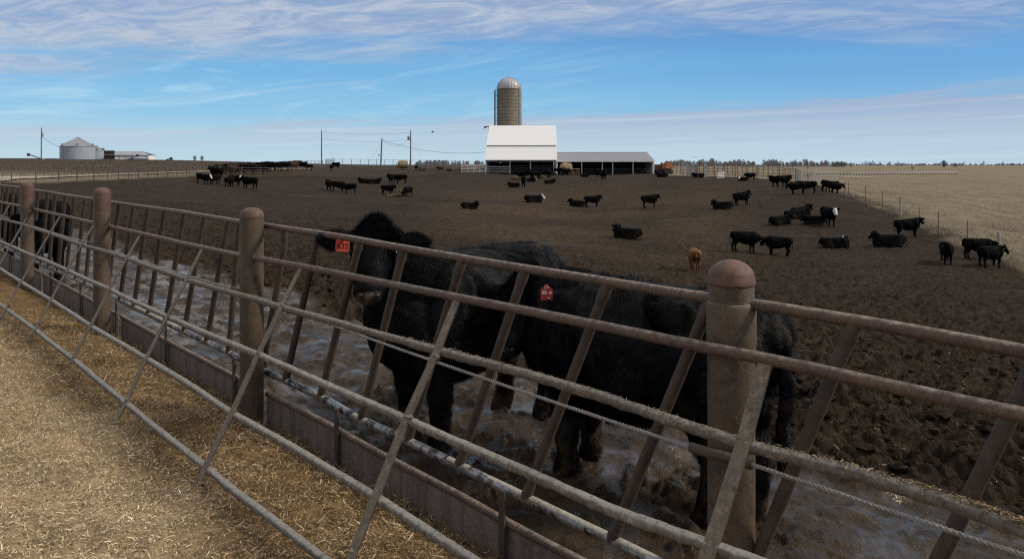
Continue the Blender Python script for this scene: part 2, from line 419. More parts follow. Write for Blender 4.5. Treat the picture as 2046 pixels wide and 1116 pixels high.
# ================================================================ sky, sun, camera
SUN_EL, SUN_AZ = 40.0, 95.0           # degrees above the horizon / clockwise from the view direction
w = bpy.data.worlds.new("World"); SC.world = w; w.use_nodes = True
class WT(NT):
    def __init__(self, world):
        self.t = world.node_tree; self.t.nodes.clear()
        self.out = self.t.nodes.new('ShaderNodeOutputWorld'); self.b = self.t.nodes.new('ShaderNodeBackground')
        self.t.links.new(self.b.outputs[0], self.out.inputs[0]); self.tc = self.t.nodes.new('ShaderNodeTexCoord')
q = WT(w)
sky = q.n('TexSky', sky_type='NISHITA'); sky.sun_disc = False; sky.sun_elevation = rad(SUN_EL); sky.sun_rotation = rad(SUN_AZ)
sky.air_density = 1.0; sky.dust_density = .35; sky.ozone_density = 2.0
SKS = .10
sx = q.n('SeparateXYZ'); q.l(q.tc.outputs['Generated'], sx.inputs[0])
dx, dy, dz = sx.outputs
az = q.math('ARCTAN2', dx, dy)
hyp = q.math('SQRT', q.math('ADD', q.math('MULTIPLY', dx, dx), q.math('MULTIPLY', dy, dy)))
el = q.math('DIVIDE', dz, q.math('MAXIMUM', hyp, .02))
def vec(u, v, z=0.0):
    c = q.n('CombineXYZ'); q.set(c.inputs[0], u); q.set(c.inputs[1], v); q.set(c.inputs[2], z); return c.outputs[0]
# cloud layer seen in perspective: a plane far above
den = q.math('ADD', q.math('MAXIMUM', dz, 0), .07)
pu, pv = q.math('DIVIDE', dx, den), q.math('DIVIDE', dy, den)
plane = vec(pu, pv)
rot = q.mapv((1,1,1), plane, (0,0,rad(-14)))
soft = q.noise(.75, 6, .56, q.mapv((.55,1.3,1), rot), .5)
rip = q.noise(3.2, 6, .68, q.mapv((.7,1.25,1), q.mapv((1,1,1), plane, (0,0,rad(24)))), 1.2)
az2 = q.math('MULTIPLY', az, az)
# upper sheet
e1 = q.math('ADD', q.math('MULTIPLY_ADD', az, .055, .166), q.math('MULTIPLY', az2, -.075))
m1 = q.math('ADD', q.math('SUBTRACT', el, e1), q.math('MULTIPLY', q.math('SUBTRACT', soft, .5), .16))
m1 = q.step(m1, -.022, .034)
m1 = q.math('MULTIPLY', m1, q.mixf(q.step(rip, .35, .62), .60, 1.0))
# lower sheet, thin streaks towards the horizon
shear = q.math('SUBTRACT', el, q.math('MULTIPLY', az, .035))
st = q.noise(1, 5, .6, vec(q.math('MULTIPLY', az, 3.2), q.math('MULTIPLY', shear, 62)), .8)
st2 = q.noise(1, 6, .65, vec(q.math('MULTIPLY', az, 1.6), q.math('MULTIPLY', shear, 120), 4.0), .5)
e2 = q.math('MULTIPLY_ADD', az, .042, .066)
m2 = q.math('ADD', q.math('SUBTRACT', e2, el), q.math('MULTIPLY', q.math('SUBTRACT', st, .5), .05))
m2 = q.step(m2, -.004, .010)
m2 = q.math('MULTIPLY', m2, q.mixf(q.step(az, -.5, .1), q.mixf(q.step(st, .38, .60), .15, .8), q.mixf(q.step(st2, .35, .6), .66, .92)))
# wisps in the clear band
shw = q.math('SUBTRACT', el, q.math('MULTIPLY', az, .14))
wi = q.noise(1, 6, .66, vec(q.math('MULTIPLY', az, 3.8), q.math('MULTIPLY', shw, 26), 9.0), 1.3)
m3 = q.math('MULTIPLY', q.step(wi, .50, .74), q.step(az, .22, -.22))
m3 = q.math('MULTIPLY', m3, q.step(el, .20, .12))
wl = q.noise(1, 5, .6, vec(q.math('MULTIPLY', az, 2.2), q.math('MULTIPLY', shw, 40), 2.0), .8)
m4 = q.math('MULTIPLY', q.step(wl, .52, .72), .55)
k = 1/SKS
def c3(r, g, b, s=1.0): return (r*k*s, g*k*s, b*k*s)
hz = q.n('ValToRGB'); cr = hz.color_ramp; cr.interpolation = 'EASE'
q.l(q.math('MULTIPLY', el, 4.0), hz.inputs[0])
base = sky.outputs[0]
base = q.mix(1.0, base, (.86,1.0,1.16), 'MULTIPLY')
# bring the air near the horizon and the clear band to the picture's tints
el_e = cr.elements
el_e[0].position = 0; el_e[0].color = (.500,.690,.810,1)
el_e[1].position = 1; el_e[1].color = (.110,.285,.610,1)
for p_, c_ in ((.14,(.40,.63,.80)), (.30,(.245,.555,.83)), (.50,(.175,.465,.78)), (.72,(.125,.35,.70))):
    e = el_e.new(p_); e.color = (*c_, 1)
clear = q.mix(1.0, hz.outputs[0], c3(1,1,1), 'MULTIPLY')
side = q.mix(1.0, clear, (.74,.80,.90), 'MULTIPLY')
clear = q.mix(q.step(az, -.1, .6), clear, side)
base = q.mix(.82, base, clear)
base = q.mix(q.math('MULTIPLY', m4, q.step(az, .28, -.05)), base, c3(.44,.60,.76))
base = q.mix(q.math('MULTIPLY', m3, .75), base, c3(.50,.72,.86))
lowc = q.mix(q.step(el, .0, .085), c3(.52,.68,.79), c3(.395,.465,.615))
lowc = q.mix(q.math('MULTIPLY', q.step(st2, .5, .72), .75), lowc, c3(.55,.68,.80))
base = q.mix(m2, base, lowc)
upc = q.mix(q.step(rip, .32, .66), c3(.365,.43,.575), c3(.515,.575,.68))
upc = q.mix(q.math('MULTIPLY', q.step(soft, .55, .75), .35), upc, c3(.54,.60,.70))
base = q.mix(q.math('MULTIPLY', m1, .92), base, upc)
base = q.mix(q.step(el, .24, .55), base, q.mix(q.step(soft, .35, .6), c3(.50,.52,.55), c3(.74,.73,.70)))  # overhead sky out of view, whitened to lift and neutralise the lighting
q.l(base, q.b.inputs[0]); q.b.inputs[1].default_value = SKS

sl = bpy.data.lights.new('sun', 'SUN'); sl.energy = 3.1; sl.angle = rad(12); sl.color = (1,.91,.77)
so = bpy.data.objects.new('sun', sl); COL.objects.link(so)
sd = Vector((math.sin(rad(SUN_AZ))*math.cos(rad(SUN_EL)), math.cos(rad(SUN_AZ))*math.cos(rad(SUN_EL)), math.sin(rad(SUN_EL))))
so.rotation_euler = sd.to_track_quat('Z', 'Y').to_euler(); so.location = (0,0,30)
cam = bpy.data.cameras.new('camera'); cam.sensor_width = 36; cam.lens = F/2046*36; cam.shift_y = (HY-558)/2046; cam.clip_start = .05; cam.clip_end = 9000
co = bpy.data.objects.new('camera', cam); COL.objects.link(co); co.location = (0,0,CZ); co.rotation_euler = (rad(90),0,0); SC.camera = co
SC.view_settings.view_transform = 'Standard'; SC.view_settings.look = 'None'; SC.view_settings.exposure = 0; SC.view_settings.gamma = 1
SC.cycles.max_bounces = 6; SC.cycles.use_denoising = False; SC.cycles.use_adaptive_sampling = False; SC.cycles.sample_clamp_indirect = 4; SC.cycles.pixel_filter_type = 'BLACKMAN_HARRIS'; SC.cycles.filter_width = 1.2

# ================================================================ ground
rs = [.06, .5]; r = 1.2
while r < 4500:
    rs.append(r); r += max(.013, .0065*r) if r < 200 else .02*r
rs = np.array(rs)
a1 = np.arange(-42, 42.01, .15); a2 = np.arange(42.6, 318, 2.4)
azs = np.radians(np.concatenate([a1, a2]))
RR, AA = np.meshgrid(rs, azs, indexing='ij')
GX, GY = RR*np.sin(AA), RR*np.cos(AA)
GZ = ground(GX, GY, True)
nr, na = GX.shape
V = np.stack([GX, GY, GZ], -1).reshape(-1, 3)
i0 = np.arange(nr-1)[:,None]*na + np.arange(na)[None]
i1 = np.arange(nr-1)[:,None]*na + (np.arange(na)[None]+1)%na
Q = np.stack([i0, i1, i1+na, i0+na], -1).reshape(-1, 4)[:, ::-1]
me = fastmesh('ground', V, Q)
X, Y = V[:,0], V[:,1]
s_, t_ = fst(X, Y); r_ = np.hypot(X, Y)
pm = pasture_mask(X, Y)*(s_ < 0)
al = sstep(-.03, .04, s_+.0*X)
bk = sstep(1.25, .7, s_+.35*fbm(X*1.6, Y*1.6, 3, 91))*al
wt = wet_mask(X, Y)
sky_sheen = sstep(3.2, 6.5, t_)*sstep(24, 13, t_)*sstep(-.15, .5, fbm(X*.7+Y*.5, Y*.7-X*.5, 3, 95)+.22)*wt  # where reflected sky is painted pale on the slurry along the fence
far2 = sstep(95, 125, r_)*sstep(.02, -.08, np.arctan2(X, Y))      # ploughed hill on the left
azp = np.arctan2(X, Y)
straw = sstep(28, 42, r_)*sstep(105, 70, r_)*sstep(-.16, -.02, azp)*sstep(.36, .24, azp)*sstep(-.5, .5, fbm(X*.11, Y*.11, 3, 61)+.25)
verge = sstep(-.35, .35, fbm(X*.16, Y*.16, 3, 66))
for nm, chans in (('zone', (wt, pm, al)), ('zone_b', (far2, np.maximum(straw*(1-wt), sky_sheen), bk))):
    at = me.color_attributes.new(nm, 'FLOAT_COLOR', 'POINT')
    c = np.ones((len(V), 4), np.float32)
    for k_ in range(3): c[:,k_] = chans[k_]
    at.data.foreach_set('color', c.ravel())
q = NT('ground_soil')
def attr(name):
    nd = q.n('Attribute'); nd.attribute_name = name; s = q.n('SeparateColor'); q.l(nd.outputs['Color'], s.inputs[0]); return s.outputs
wet, past, alley = attr('zone')[:3]; field, straw_sheen, vrg = attr('zone_b')[:3]
n_big, n_mid, n_fine, n_grit = q.noise(.22, 5, .6), q.noise(1.7, 6, .65), q.noise(9, 6, .7), q.noise(45, 4, .7)
mud = q.mix(q.step(n_mid, .3, .7), (.021,.0135,.009), (.048,.032,.021))
mud = q.mix(q.math('MULTIPLY', q.step(q.noise(.085, 4, .6, None, .6), .50, .62), .6), mud, (.019,.0135,.0105))
mud = q.mix(q.math('MULTIPLY', q.step(n_big, .42, .64), .5), mud, (.056,.039,.026))
mud = q.mix(q.math('MULTIPLY', q.step(n_fine, .52, .72), .6), mud, (.074,.053,.036))
mud = q.mix(q.math('MULTIPLY', q.step(n_fine, .46, .30), .55), mud, (.014,.009,.0065))
mud = q.mix(q.math('MULTIPLY', q.step(q.noise(4.6, 6, .85), .47, .60), .7), mud, (.094,.066,.041))
mud = q.mix(q.math('MULTIPLY', q.step(q.noise(3.1, 5, .8, q.mapv((1,1.6,1))), .49, .38), .85), mud, (.010,.0065,.005))
stw = q.math('MULTIPLY', straw_sheen, q.step(q.noise(3.6, 6, .85), .42, .58))
mud = q.mix(q.math('MULTIPLY', stw, .8), mud, (.135,.088,.042))
chip = q.math('MULTIPLY', q.step(q.noise(5.5, 3, .8, q.mapv((1,2.2,1))), .66, .76), .5)
damp = q.math('MULTIPLY', q.step(q.noise(.16, 5, .65, q.mapv((.55,1.5,1), None, (0,0,.5)), .5), .585, .67), .6)
mud = q.mix(.32, mud, (.006,.004,.003))
mud = q.mix(damp, mud, (.034,.028,.024))
mud = q.mix(chip, mud, (.11,.085,.058))
sl_ = q.mix(q.step(q.noise(2.1, 5, .6), .36, .66), (.017,.0105,.006), (.044,.029,.018))
sl_ = q.mix(q.math('MULTIPLY', q.step(q.noise(28, 5, .7), .5, .7), .25), sl_, (.066,.047,.033))
wmix = q.step(wet, .25, .75)
sl_ = q.mix(q.math('MULTIPLY', q.math('MULTIPLY', straw_sheen, wmix), q.step(q.noise(3.4, 6, .8, q.mapv((.7,1.3,1), None, (0,0,.8))), .46, .60)), sl_, (.15,.137,.127))  # whitish sky reflection put into the slurry's base colour
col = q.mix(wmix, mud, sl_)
gr = q.mix(q.step(q.noise(.5, 6, .7, q.mapv((1,.6,1))), .35, .66), (.148,.118,.078), (.232,.188,.128))
gr = q.mix(q.math('MULTIPLY', q.step(q.noise(5, 5, .75), .48, .7), .6), gr, (.27,.222,.16))
gr = q.mix(q.math('MULTIPLY', q.step(q.noise(.09, 4, .6), .52, .66), .5), gr, (.112,.090,.062))
fd = q.mix(q.step(q.noise(.28, 6, .7, q.mapv((.5,1.6,1))), .36, .66), (.033,.024,.0185), (.066,.050,.038))
fd = q.mix(q.math('MULTIPLY', q.step(q.noise(1.3, 6, .8), .5, .68), .6), fd, (.105,.082,.060))
gr = q.mix(field, gr, fd)
col = q.mix(past, col, gr)
ch = q.mix(q.step(n_mid, .34, .66), (.24,.172,.102), (.36,.265,.163))
ch = q.mix(q.math('MULTIPLY', q.step(n_grit, .5, .7), .6), ch, (.46,.355,.225))
ch = q.mix(q.math('MULTIPLY', q.step(q.noise(70, 4, .7), .5, .35), .45), ch, (.14,.095,.056))
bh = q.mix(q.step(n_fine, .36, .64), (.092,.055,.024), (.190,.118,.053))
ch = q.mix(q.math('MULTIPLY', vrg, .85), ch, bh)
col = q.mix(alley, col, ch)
rough = q.mixf(wmix, q.mixf(damp, .95, .62), q.mixf(q.step(q.noise(1.5, 6, .7, q.mapv((1,1,1), None, (0,0,.7)), .9), .50, .60), .46, .11))
rough = q.mixf(q.math('MAXIMUM', past, alley), rough, .95)
b0 = q.bump(q.noise(2.6, 6, .72), 1.0, .22)
b1 = q.bump(q.noise(14, 6, .72), .8, .05, b0); mid_node = b1.node
b1 = q.bump(q.noise(60, 5, .7), .6, .012, b1); fine_node = b1.node
pud = q.step(q.noise(1.5, 6, .7, q.mapv((1,1,1), None, (0,0,.7)), .9), .50, .60)
for nd in list(q.t.nodes):
    if nd.bl_idname == 'ShaderNodeBump':
        k0 = nd.inputs['Strength'].default_value
        q.l(q.mixf(alley, q.mixf(wmix, k0, q.mixf(pud, k0*(.10 if nd == fine_node else (1.0 if nd == mid_node else .5)), k0*(.02 if nd == fine_node else .22))), k0*.5), nd.inputs['Strength'])
col_s = q.mixf(wmix, q.mixf(damp, .12, .25), q.mixf(q.step(q.noise(1.5, 6, .7, q.mapv((1,1,1), None, (0,0,.7)), .9), .50, .60), .24, .5))
q.set(q.b.inputs['Specular Tint'], q.mix(wmix, (1,1,1), (1,.82,.63)))
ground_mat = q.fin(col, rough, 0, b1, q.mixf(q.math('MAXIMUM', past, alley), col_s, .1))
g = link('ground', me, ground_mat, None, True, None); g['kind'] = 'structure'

def ribbon(name, px, width, mat, lift=.1, zs=None):
    """a road laid along ground points"""
    pts = [hit(x, y) if zs is None else atz(x, zs[i]) for i, (x, y) in enumerate(px)]
    P2 = []
    for a, b in zip(pts[:-1], pts[1:]):
        m = max(2, int(np.hypot(*(b-a)[:2])/4))
        for i in range(m): P2.append(a+(b-a)*i/m)
    P2.append(pts[-1]); P2 = np.array(P2)
    tg = np.gradient(P2[:,:2], axis=0); tg /= np.linalg.norm(tg, axis=1)[:,None]
    nn = np.stack([-tg[:,1], tg[:,0]], 1)
    V = []
    for o in (-.5, -.25, 0, .25, .5):
        xy = P2[:,:2]+nn*width*o; V.append(np.column_stack([xy, ground(xy[:,0], xy[:,1], True)+lift]))
    V = np.stack(V, 1); m = len(P2)
    Q = [(i*5+j, i*5+j+1, (i+1)*5+j+1, (i+1)*5+j) for i in range(m-1) for j in range(4)]
    o = link(name, fastmesh(name, V.reshape(-1,3), np.array(Q)), mat, None, True, None); o['kind'] = 'structure'; return o
M['gravel'] = simple('pale_gravel', (.33,.29,.22), (.25,.215,.16), .8, .95, .3)
M['asphalt'] = simple('pale_highway', (.50,.50,.48), (.42,.42,.40), .8, .9, .1)
ribbon('gravel_road', [(-120,361),(0,356.5),(83,354.5),(195,350.5),(342,345),(420,342.5),(520,340),(612,337.5)], 3.4, M['gravel'])
ribbon('highway', [(1530,0),(1600,0),(1660,0),(1725,0)], 11, M['asphalt'], .25, [222,224,228,236])

# ================================================================ feeding fence beside the alley
ff = empty('feeding_fence', fpt(0,0,-2.1), 0, 'rusty pipe feeding fence with fat capped posts and slanted bars beside the hay alley', 'fence')
FO = Matrix.Translation(-Vector(ff.location))
def fbuild(mb, name, mat, parent=ff, **kw):
    o = mb.build(name, mat, None, **kw)
    o.data.transform(FO); o.parent = parent
    return o
def ext(pts, a, b):
    """lengthen a polyline at both ends"""
    pts = [np.array(p) for p in pts]
    d0 = pts[0]-pts[1]; d1 = pts[-1]-pts[-2]
    return [pts[0]+d0/np.linalg.norm(d0)*a] + pts + [pts[-1]+d1/np.linalg.norm(d1)*b]
def crusty(o, amp, sc=30.0):
    nv = len(o.data.vertices); c_ = np.empty(nv*3, np.float32); o.data.vertices.foreach_get('co', c_); c_ = c_.reshape(-1,3)
    n_ = np.empty(nv*3, np.float32); o.data.vertices.foreach_get('normal', n_); n_ = n_.reshape(-1,3)
    k_ = fbm(c_[:,0]*sc+c_[:,2]*sc*1.7, c_[:,1]*sc-c_[:,2]*sc*1.3, 3, 17)*amp*(.6+1.1*np.clip(n_[:,2], 0, 1))
    o.data.vertices.foreach_set('co', (c_+n_*k_[:,None]).astype(np.float32).ravel()); o.data.update(); return o
def dense(pts, step=.12, wob=.003, seed=0):
    out = []
    for a, b in zip(pts[:-1], pts[1:]):
        m = max(1, int(np.linalg.norm(b-a)/step))
        out += [a+(b-a)*i/m for i in range(m)]
    out.append(pts[-1]); out = np.array(out)
    L = np.cumsum(np.r_[0, np.linalg.norm(np.diff(out, axis=0), axis=1)])
    out[:,2] += wob*fbm(L*.9, L*0+seed*7.7, 2, 90+seed)*2
    return list(out)
# posts: photo column of the axis, top row, depth, style
POSTS = [(1461,518,2.70,'thread'),(503,414,5.42,'dome'),(204,374,7.93,'red'),(54.5,363.5,10.62,'red')]
post_pos = []
for x, yt, z, kind in POSTS:
    p = np.array([(x-CX)/F*z, z]); top = CZ+(HY-yt)/F*z
    post_pos.append((p, top, kind))
e = A0+D*(14.85); post_pos.append((e, CZ-.25+.0, 'red'))
PR = .084
for p, top, kind in post_pos:
    base = CZ-2.45
    h = top-base
    mb = MB(); c = (p[0], p[1], base)
    if kind == 'thread':
        zc = h-.083
        prof = [(PR*.98,0),(PR,.5),(PR*1.0,h-.42),(PR*1.03,h-.33),(PR*1.055,h-.28),(PR*1.055,h-.165),(PR*1.01,h-.155),(PR*.965,h-.152)]
        z = h-.150
        while z < h-.082:
            prof += [(PR*.965,z),(PR*.945,z+.0025),(PR*.965,z+.005)]; z += .0062
        prof += [(PR*.95,h-.078)]
        mb.lathe(prof, c, 40); capz, capr, caph = h-.077, PR*.985, .077
    else:
        mb.lathe([(PR,0),(PR,.4),(PR*1.0,h-.09),(PR*.99,h-.066)], c, 36); capz, capr, caph = h-.065, PR*1.0, .065
        if kind == 'red': mb.lathe([(PR*1.012,h-.235),(PR*1.02,h-.23),(PR*1.02,h-.225),(PR*1.005,h-.22)], c, 32)
    po = fbuild(mb, 'post', M['postred'] if kind == 'red' and False else M['post'])
    cb = MB(); pr = [(capr*1.0,-.012),(capr*1.03,-.010),(capr*1.035,.004),(capr*1.0,.012)]
    for i in range(1, 9):
        a = math.pi/2*i/8; pr.append((max(capr*math.cos(a), .002), .012+(caph-.012)*math.sin(a)))
    cb.lathe(pr, (p[0], p[1], base+capz), 40)
    if kind == 'red':
        cb.lathe([(PR*1.006,-.15),(PR*1.008,-.149),(PR*1.008,-.012),(PR*1.006,-.011)], (p[0], p[1], base+capz), 36, False)
    fbuild(cb, 'post_cap', M['postred'] if kind == 'red' else M['cap'], po)
# top rail
R1 = [unp(x, y, -.015) for x, y in [(2046,700),(1750,649),(1518,611),(1350,586),(1000,528),(700,476),(529,450),(472,442),(300,415),(188,398),(43,375.5),(0,369.5)]]
fbuild(MB().tube(dense(ext(R1, 1.6, 6), .03), .021, 14), 'top_rail', M['pipe'])
# second rail, on the post fronts, in welded lengths
S2 = .107
R2a = [unp(x, y, S2) for x, y in [(2046,826),(1750,764.5),(1529,718),(1350,683),(1130,637),(913,593),(700,550.5),(601,532),(515,516)]]
R2b = [unp(x, y, S2) for x, y in [(495,513),(404,494),(300,471),(191,445.5),(64,417),(0,403)]]
crusty(fbuild(MB().tube(dense(ext(R2a, 1.4, .12), .025), .0212, 14), 'second_rail', M['pipe']), .002)
fbuild(MB().tube(dense(ext(R2b, .12, 6)), .0208, 14), 'second_rail', M['pipe'])
# sloping rack plane between the second rail and the outermost rail
S6 = .85
_r2 = np.array([unp(1529,718,S2), unp(601,532,S2), unp(64,417,S2)]); _r6 = np.array([unp(14,620,S6), unp(251,805,S6), unp(475,985,S6), unp(647,1116,S6)])
def _fit(Pn):
    t = [fst(p[0], p[1])[1] for p in Pn]; return np.polyfit(t, Pn[:,2], 1)
c2, c6 = _fit(_r2), _fit(_r6)
def rackh(s, t): return np.polyval(c2, t) + (s-S2)/(S6-S2)*(np.polyval(c6, t)-np.polyval(c2, t))
def rack(x, y, off=0.0):
    a, b = (x-CX)/F, (HY-y)/F
    lam = np.linspace(.6, 18, 4000)
    s, t = fst(a*lam, lam)
    g = (CZ+b*lam) - rackh(s, t) - off*1.35
    ok = np.where((g[:-1]*g[1:] <= 0) & (s[:-1] < 1.4) & (s[:-1] > -.3))[0]
    i = ok[0] if len(ok) else int(np.argmin(np.abs(g)))
    f = g[i]/(g[i]-g[i+1]+1e-12); L = lam[i]+f*(lam[i+1]-lam[i])
    return np.array([a*L, L, CZ+b*L])
def onrack(pts, ends):
    """straighten: rack rails keep a constant offset s; pts are photo pixels"""
    Pn = np.array([rack(x, y) for x, y in pts])
    return list(Pn)
R3a = onrack([(2046,1055),(1900,1002),(1700,941),(1500,893),(1340,842),(1200,793),(1051,747),(868,697),(700,652),(562,613),(520,601)], 0)
R3b = onrack([(512,598),(420,571),(373,557),(300,534),(254,516),(163,488),(99,465),(44,448),(0,436)], 0)
R4 = onrack([(1420,1093),(1222,1020),(1057,944),(811,836),(640,762),(515,708),(400,662),(300,616),(218,578),(134,539),(71,512),(0,482)], 0)
R5 = onrack([(900,1090),(750,993),(600,902),(468,827),(350,751),(292,716),(181,650),(101,599),(42,563),(0,537)], 0)
R6 = onrack([(647,1116),(475,985),(400,924),(251,805),(145,716),(72,660),(14,618)], 0)
for nm, pts, mat, a, b in (('rack_rail', R3a, M['rackhay'], 1.0, .03), ('rack_rail', R3b, M['rackhay'], .03, 6), ('rack_rail', R4, M['rack'], 1.4, 6), ('rack_rail', R5, M['rack'], 1.6, 6), ('rack_rail', R6, M['rack'], 1.6, 5)):
    crusty(fbuild(MB().tube(dense(ext(pts, a, b), .02, .004, len(nm)+int(a*10)), .0205, 16), nm, mat), .0042)
# flat straps lying on the rack rails
STR = [[(2262,872),(2180,1120)],[(1529,726),(1485,888),(1420,1091),(1380,1220)],[(913,600),(867,716),(811,838),(750,992),(702,1112),(690,1150)],[(601,536),(562,613),(515,709),(464,822),(411,931),(385,990)],
       [(404,497),(373,558),(334,633),(292,716),(251,804),(229,846)],[(280,470),(254,515),(218,579),(181,650),(145,716),(140,726)],
       [(188,448),(163,489),(134,539),(101,600),(70,659),(63,671)],[(121,431),(99.5,466),(71,513),(42,563),(15,611),(3,635)],
       [(64,419),(44,450),(20,492),(-2,529)],[(20,408),(0,442),(-22,480)]]
for st_ in STR:
    Pn = [rack(x, y, .024) for x, y in st_]
    Pn[0] = unp(*st_[0], S2+.012)
    # flat bar: cross-section across the fence direction
    mb = MB(); vs, fs = [], []
    dv = np.array([D[0], D[1], RISE])
    for i, p in enumerate(Pn):
        d = Pn[min(i+1,len(Pn)-1)]-Pn[max(i-1,0)]; d /= np.linalg.norm(d)
        wv = dv-d*(dv@d); wv /= np.linalg.norm(wv); nv = np.cross(d, wv)
        for a, b in ((-1,-1),(1,-1),(1,1),(-1,1)): vs.append(p+wv*a*.0245+nv*b*.0045)
    m = len(Pn)
    for i in range(m-1):
        for k_ in range(4): fs.append((i*4+k_, i*4+(k_+1)%4, (i+1)*4+(k_+1)%4, (i+1)*4+k_))
    fs += [(3,2,1,0), tuple((m-1)*4+k_ for k_ in range(4))]
    mb.add(vs, fs); so_ = fbuild(mb, 'flat_strap', M['strap'], smooth=False)
    gb = MB()
    for p in Pn[1:-1]:
        gb = MB()
        for k_ in range(6): gb.ell(p+dv*random.uniform(-.02,.02)+np.array([0,0,random.uniform(-.012,.016)])-np.array([N[0],N[1],0])*.012, np.eye(3), (random.uniform(.008,.017),random.uniform(.008,.017),random.uniform(.006,.013)), 7, 5)
        fbuild(gb, 'caked_weld', M['rackhay'], so_)
# bottom pipe with worn bright lengths, slanted bars
RBp = [(1437,1181),(1301,1117),(1222,1078),(1057,998),(915,929),(811,878),(714,834),(640,791),(529,741),(472,712),(407,680),(300,629.5),(231,595),(161,562),(78,525),(0,489)]
RB = [unp(x, y, -.02) for x, y in RBp]
bp = fbuild(MB().tube(dense(ext(RB, 1.6, 6)), .0235, 14), 'bottom_pipe', M['rack'])
SL = [((1985,830),(1800,1150),'x'),((1700,665),(1500,1052+90)),((1415,612),(1222,1078)),((1210,578),(1050,996)),((1045,552),(917,930)),((920,531),(815,880)),((803,511),(722,838)),((715,496),(640,794)),((634,480),(570,762)),
      ((565,472),(524,738)),((478,448),(457,706)),((455,440),(413,684)),((407,432),(368,662)),((367,426),(331,644)),((328,420),(297,628)),((295,416),(268,612)),((266,412),(240,599)),((238,410),(214,587)),
      ((186,402),(171,566)),((169,400),(152,557)),((148,396),(132,548)),((130,394),(116,541)),((110,389),(98,533)),((95,387),(83,526)),((76,383),(66,519)),((67,382),(57,514)),((38,377),(32,503)),((27,375),(20,498)),((15,374),(8,493)),((5,371),(-3,488)),((-8,369),(-14,483))]
SL[0] = ((2046+20,735),(1815,1130))
N_3 = np.array([N[0], N[1], 0.0])
def rbz(t):
    tt = [fst(p[0], p[1])[1] for p in RB]; return np.interp(t, tt, [p[2] for p in RB])
ts = []
for i, sl in enumerate(SL):
    a, b = unp(*sl[0], -.02), unp(*sl[1], -.02)
    if i == 0: b = a + (unp(1700,665,-.02)-unp(1500,1142,-.02))*-1.0
    ts.append(fst(b[0], b[1])[1])
    # weld both ends into the rails
    ta, tb = fst(a[0], a[1])[1], fst(b[0], b[1])[1]
    tr = sorted((fst(p[0], p[1])[1], p[2]) for p in R1)
    ztop = np.interp(ta, [k_[0] for k_ in tr], [k_[1] for k_ in tr]); zbot = rbz(tb)
    dd = (a-b)/(a[2]-b[2]); a = a+dd*(ztop-a[2]); b = b+dd*(zbot-b[2])
    bent = i in (9,)
    pts = [a, a+(b-a)*.3, b] if not bent else [a, a+(b-a)*.12+np.array([0.02,0,-.02]), a+(b-a)*.5+np.array([D[0],D[1],0])*-.03, b]
    dp = dense(pts, .03, .002, i); nd_ = len(dp); rr_ = np.full(nd_, .0238)
    for k_, w_ in ((1, .0262), (2, .0285), (-2, .0285), (-3, .027)): rr_[k_] = w_
    sb = fbuild(MB().tube(dp, list(rr_), 12), 'slanted_bar', M['slat'])
    for e_ in (a, b):
        wb = MB(); u_ = (b-a)/np.linalg.norm(b-a)*(1 if e_ is a else -1)
        for k_ in range(10):
            q_ = 2*math.pi*k_/10; wb.ell(e_+u_*.022+np.array([D[0]*math.cos(q_)*.022, D[1]*math.cos(q_)*.022, 0])+N_3*math.sin(q_)*.020+np.array([0,0,-.004*math.cos(q_)]), np.eye(3), (.0075,.0075,.0075), 6, 4)
        fbuild(wb, 'weld_bead', M['slat'], sb)
ts = sorted(ts)
for a, b in zip(ts[:-1], ts[1:]):
    if b-a < .22 or a < -.6: continue
    k0, k1 = a+.06+random.random()*.04, b-.06-random.random()*.05
    P_ = [fpt(k0+(k1-k0)*j/6, -.02, 0) for j in range(7)]
    for p in P_: p[2] = rbz(fst(p[0], p[1])[1])+.0005
    fbuild(MB().tube(P_, .0243, 14), 'polished_length', M['polish'], bp)
# bunk board with its top pipe, one length between each pair of posts, and the little uprights
RT = [(1437,1262),(1100,1089),(1001,1036),(915,987),(786,920),(700,873),(665,852),(529,783),(454,744),(332,680),(188,602.5),(75,541),(46,525),(0,501)]
RTp = [unp(x, y, .0) for x, y in RT]
tt = np.array([fst(p[0], p[1])[1] for p in RTp]); hh = np.array([p[2] for p in RTp]); o_ = np.argsort(tt); tt, hh = tt[o_], hh[o_]
def rtz(t): return np.interp(t, tt, hh)+max(0, t-tt[-1])*RISE
pt = [fst(p[0], p[1])[1] for p, _, _ in post_pos]
lens = [(-2.6, pt[0]-.06)]+[(a+.06, b-.06) for a, b in zip(pt[:-1], pt[1:])]
for a, b in lens:
    n_ = max(3, int((b-a)/.15)); tv = np.linspace(a, b, n_)
    pp = [fpt(t, 0, 0) for t in tv]
    for p, t in zip(pp, tv): p[2] = rtz(t)
    vs, fs = [], []
    for p, t in zip(pp, tv):
        wob = .006*math.sin(t*5)
        for s, z in ((.006+wob, p[2]-.012), (.006+wob, p[2]-.62), (-.002+wob, p[2]-.62), (-.002+wob, p[2]-.012)): 
            qv = np.array([p[0]+N[0]*s, p[1]+N[1]*s, z]); vs.append(qv)
    for i in range(n_-1):
        for k_ in range(4): fs.append((i*4+k_, (i+1)*4+k_, (i+1)*4+(k_+1)%4, i*4+(k_+1)%4))
    fs += [(0,1,2,3), tuple((n_-1)*4+k_ for k_ in (3,2,1,0))]
    bd = fbuild(MB().add(vs, fs), 'bunk_board', M['board'], smooth=False)
    fbuild(MB().tube(pp, .0205, 12), 'board_pipe', M['pipe'], bd)
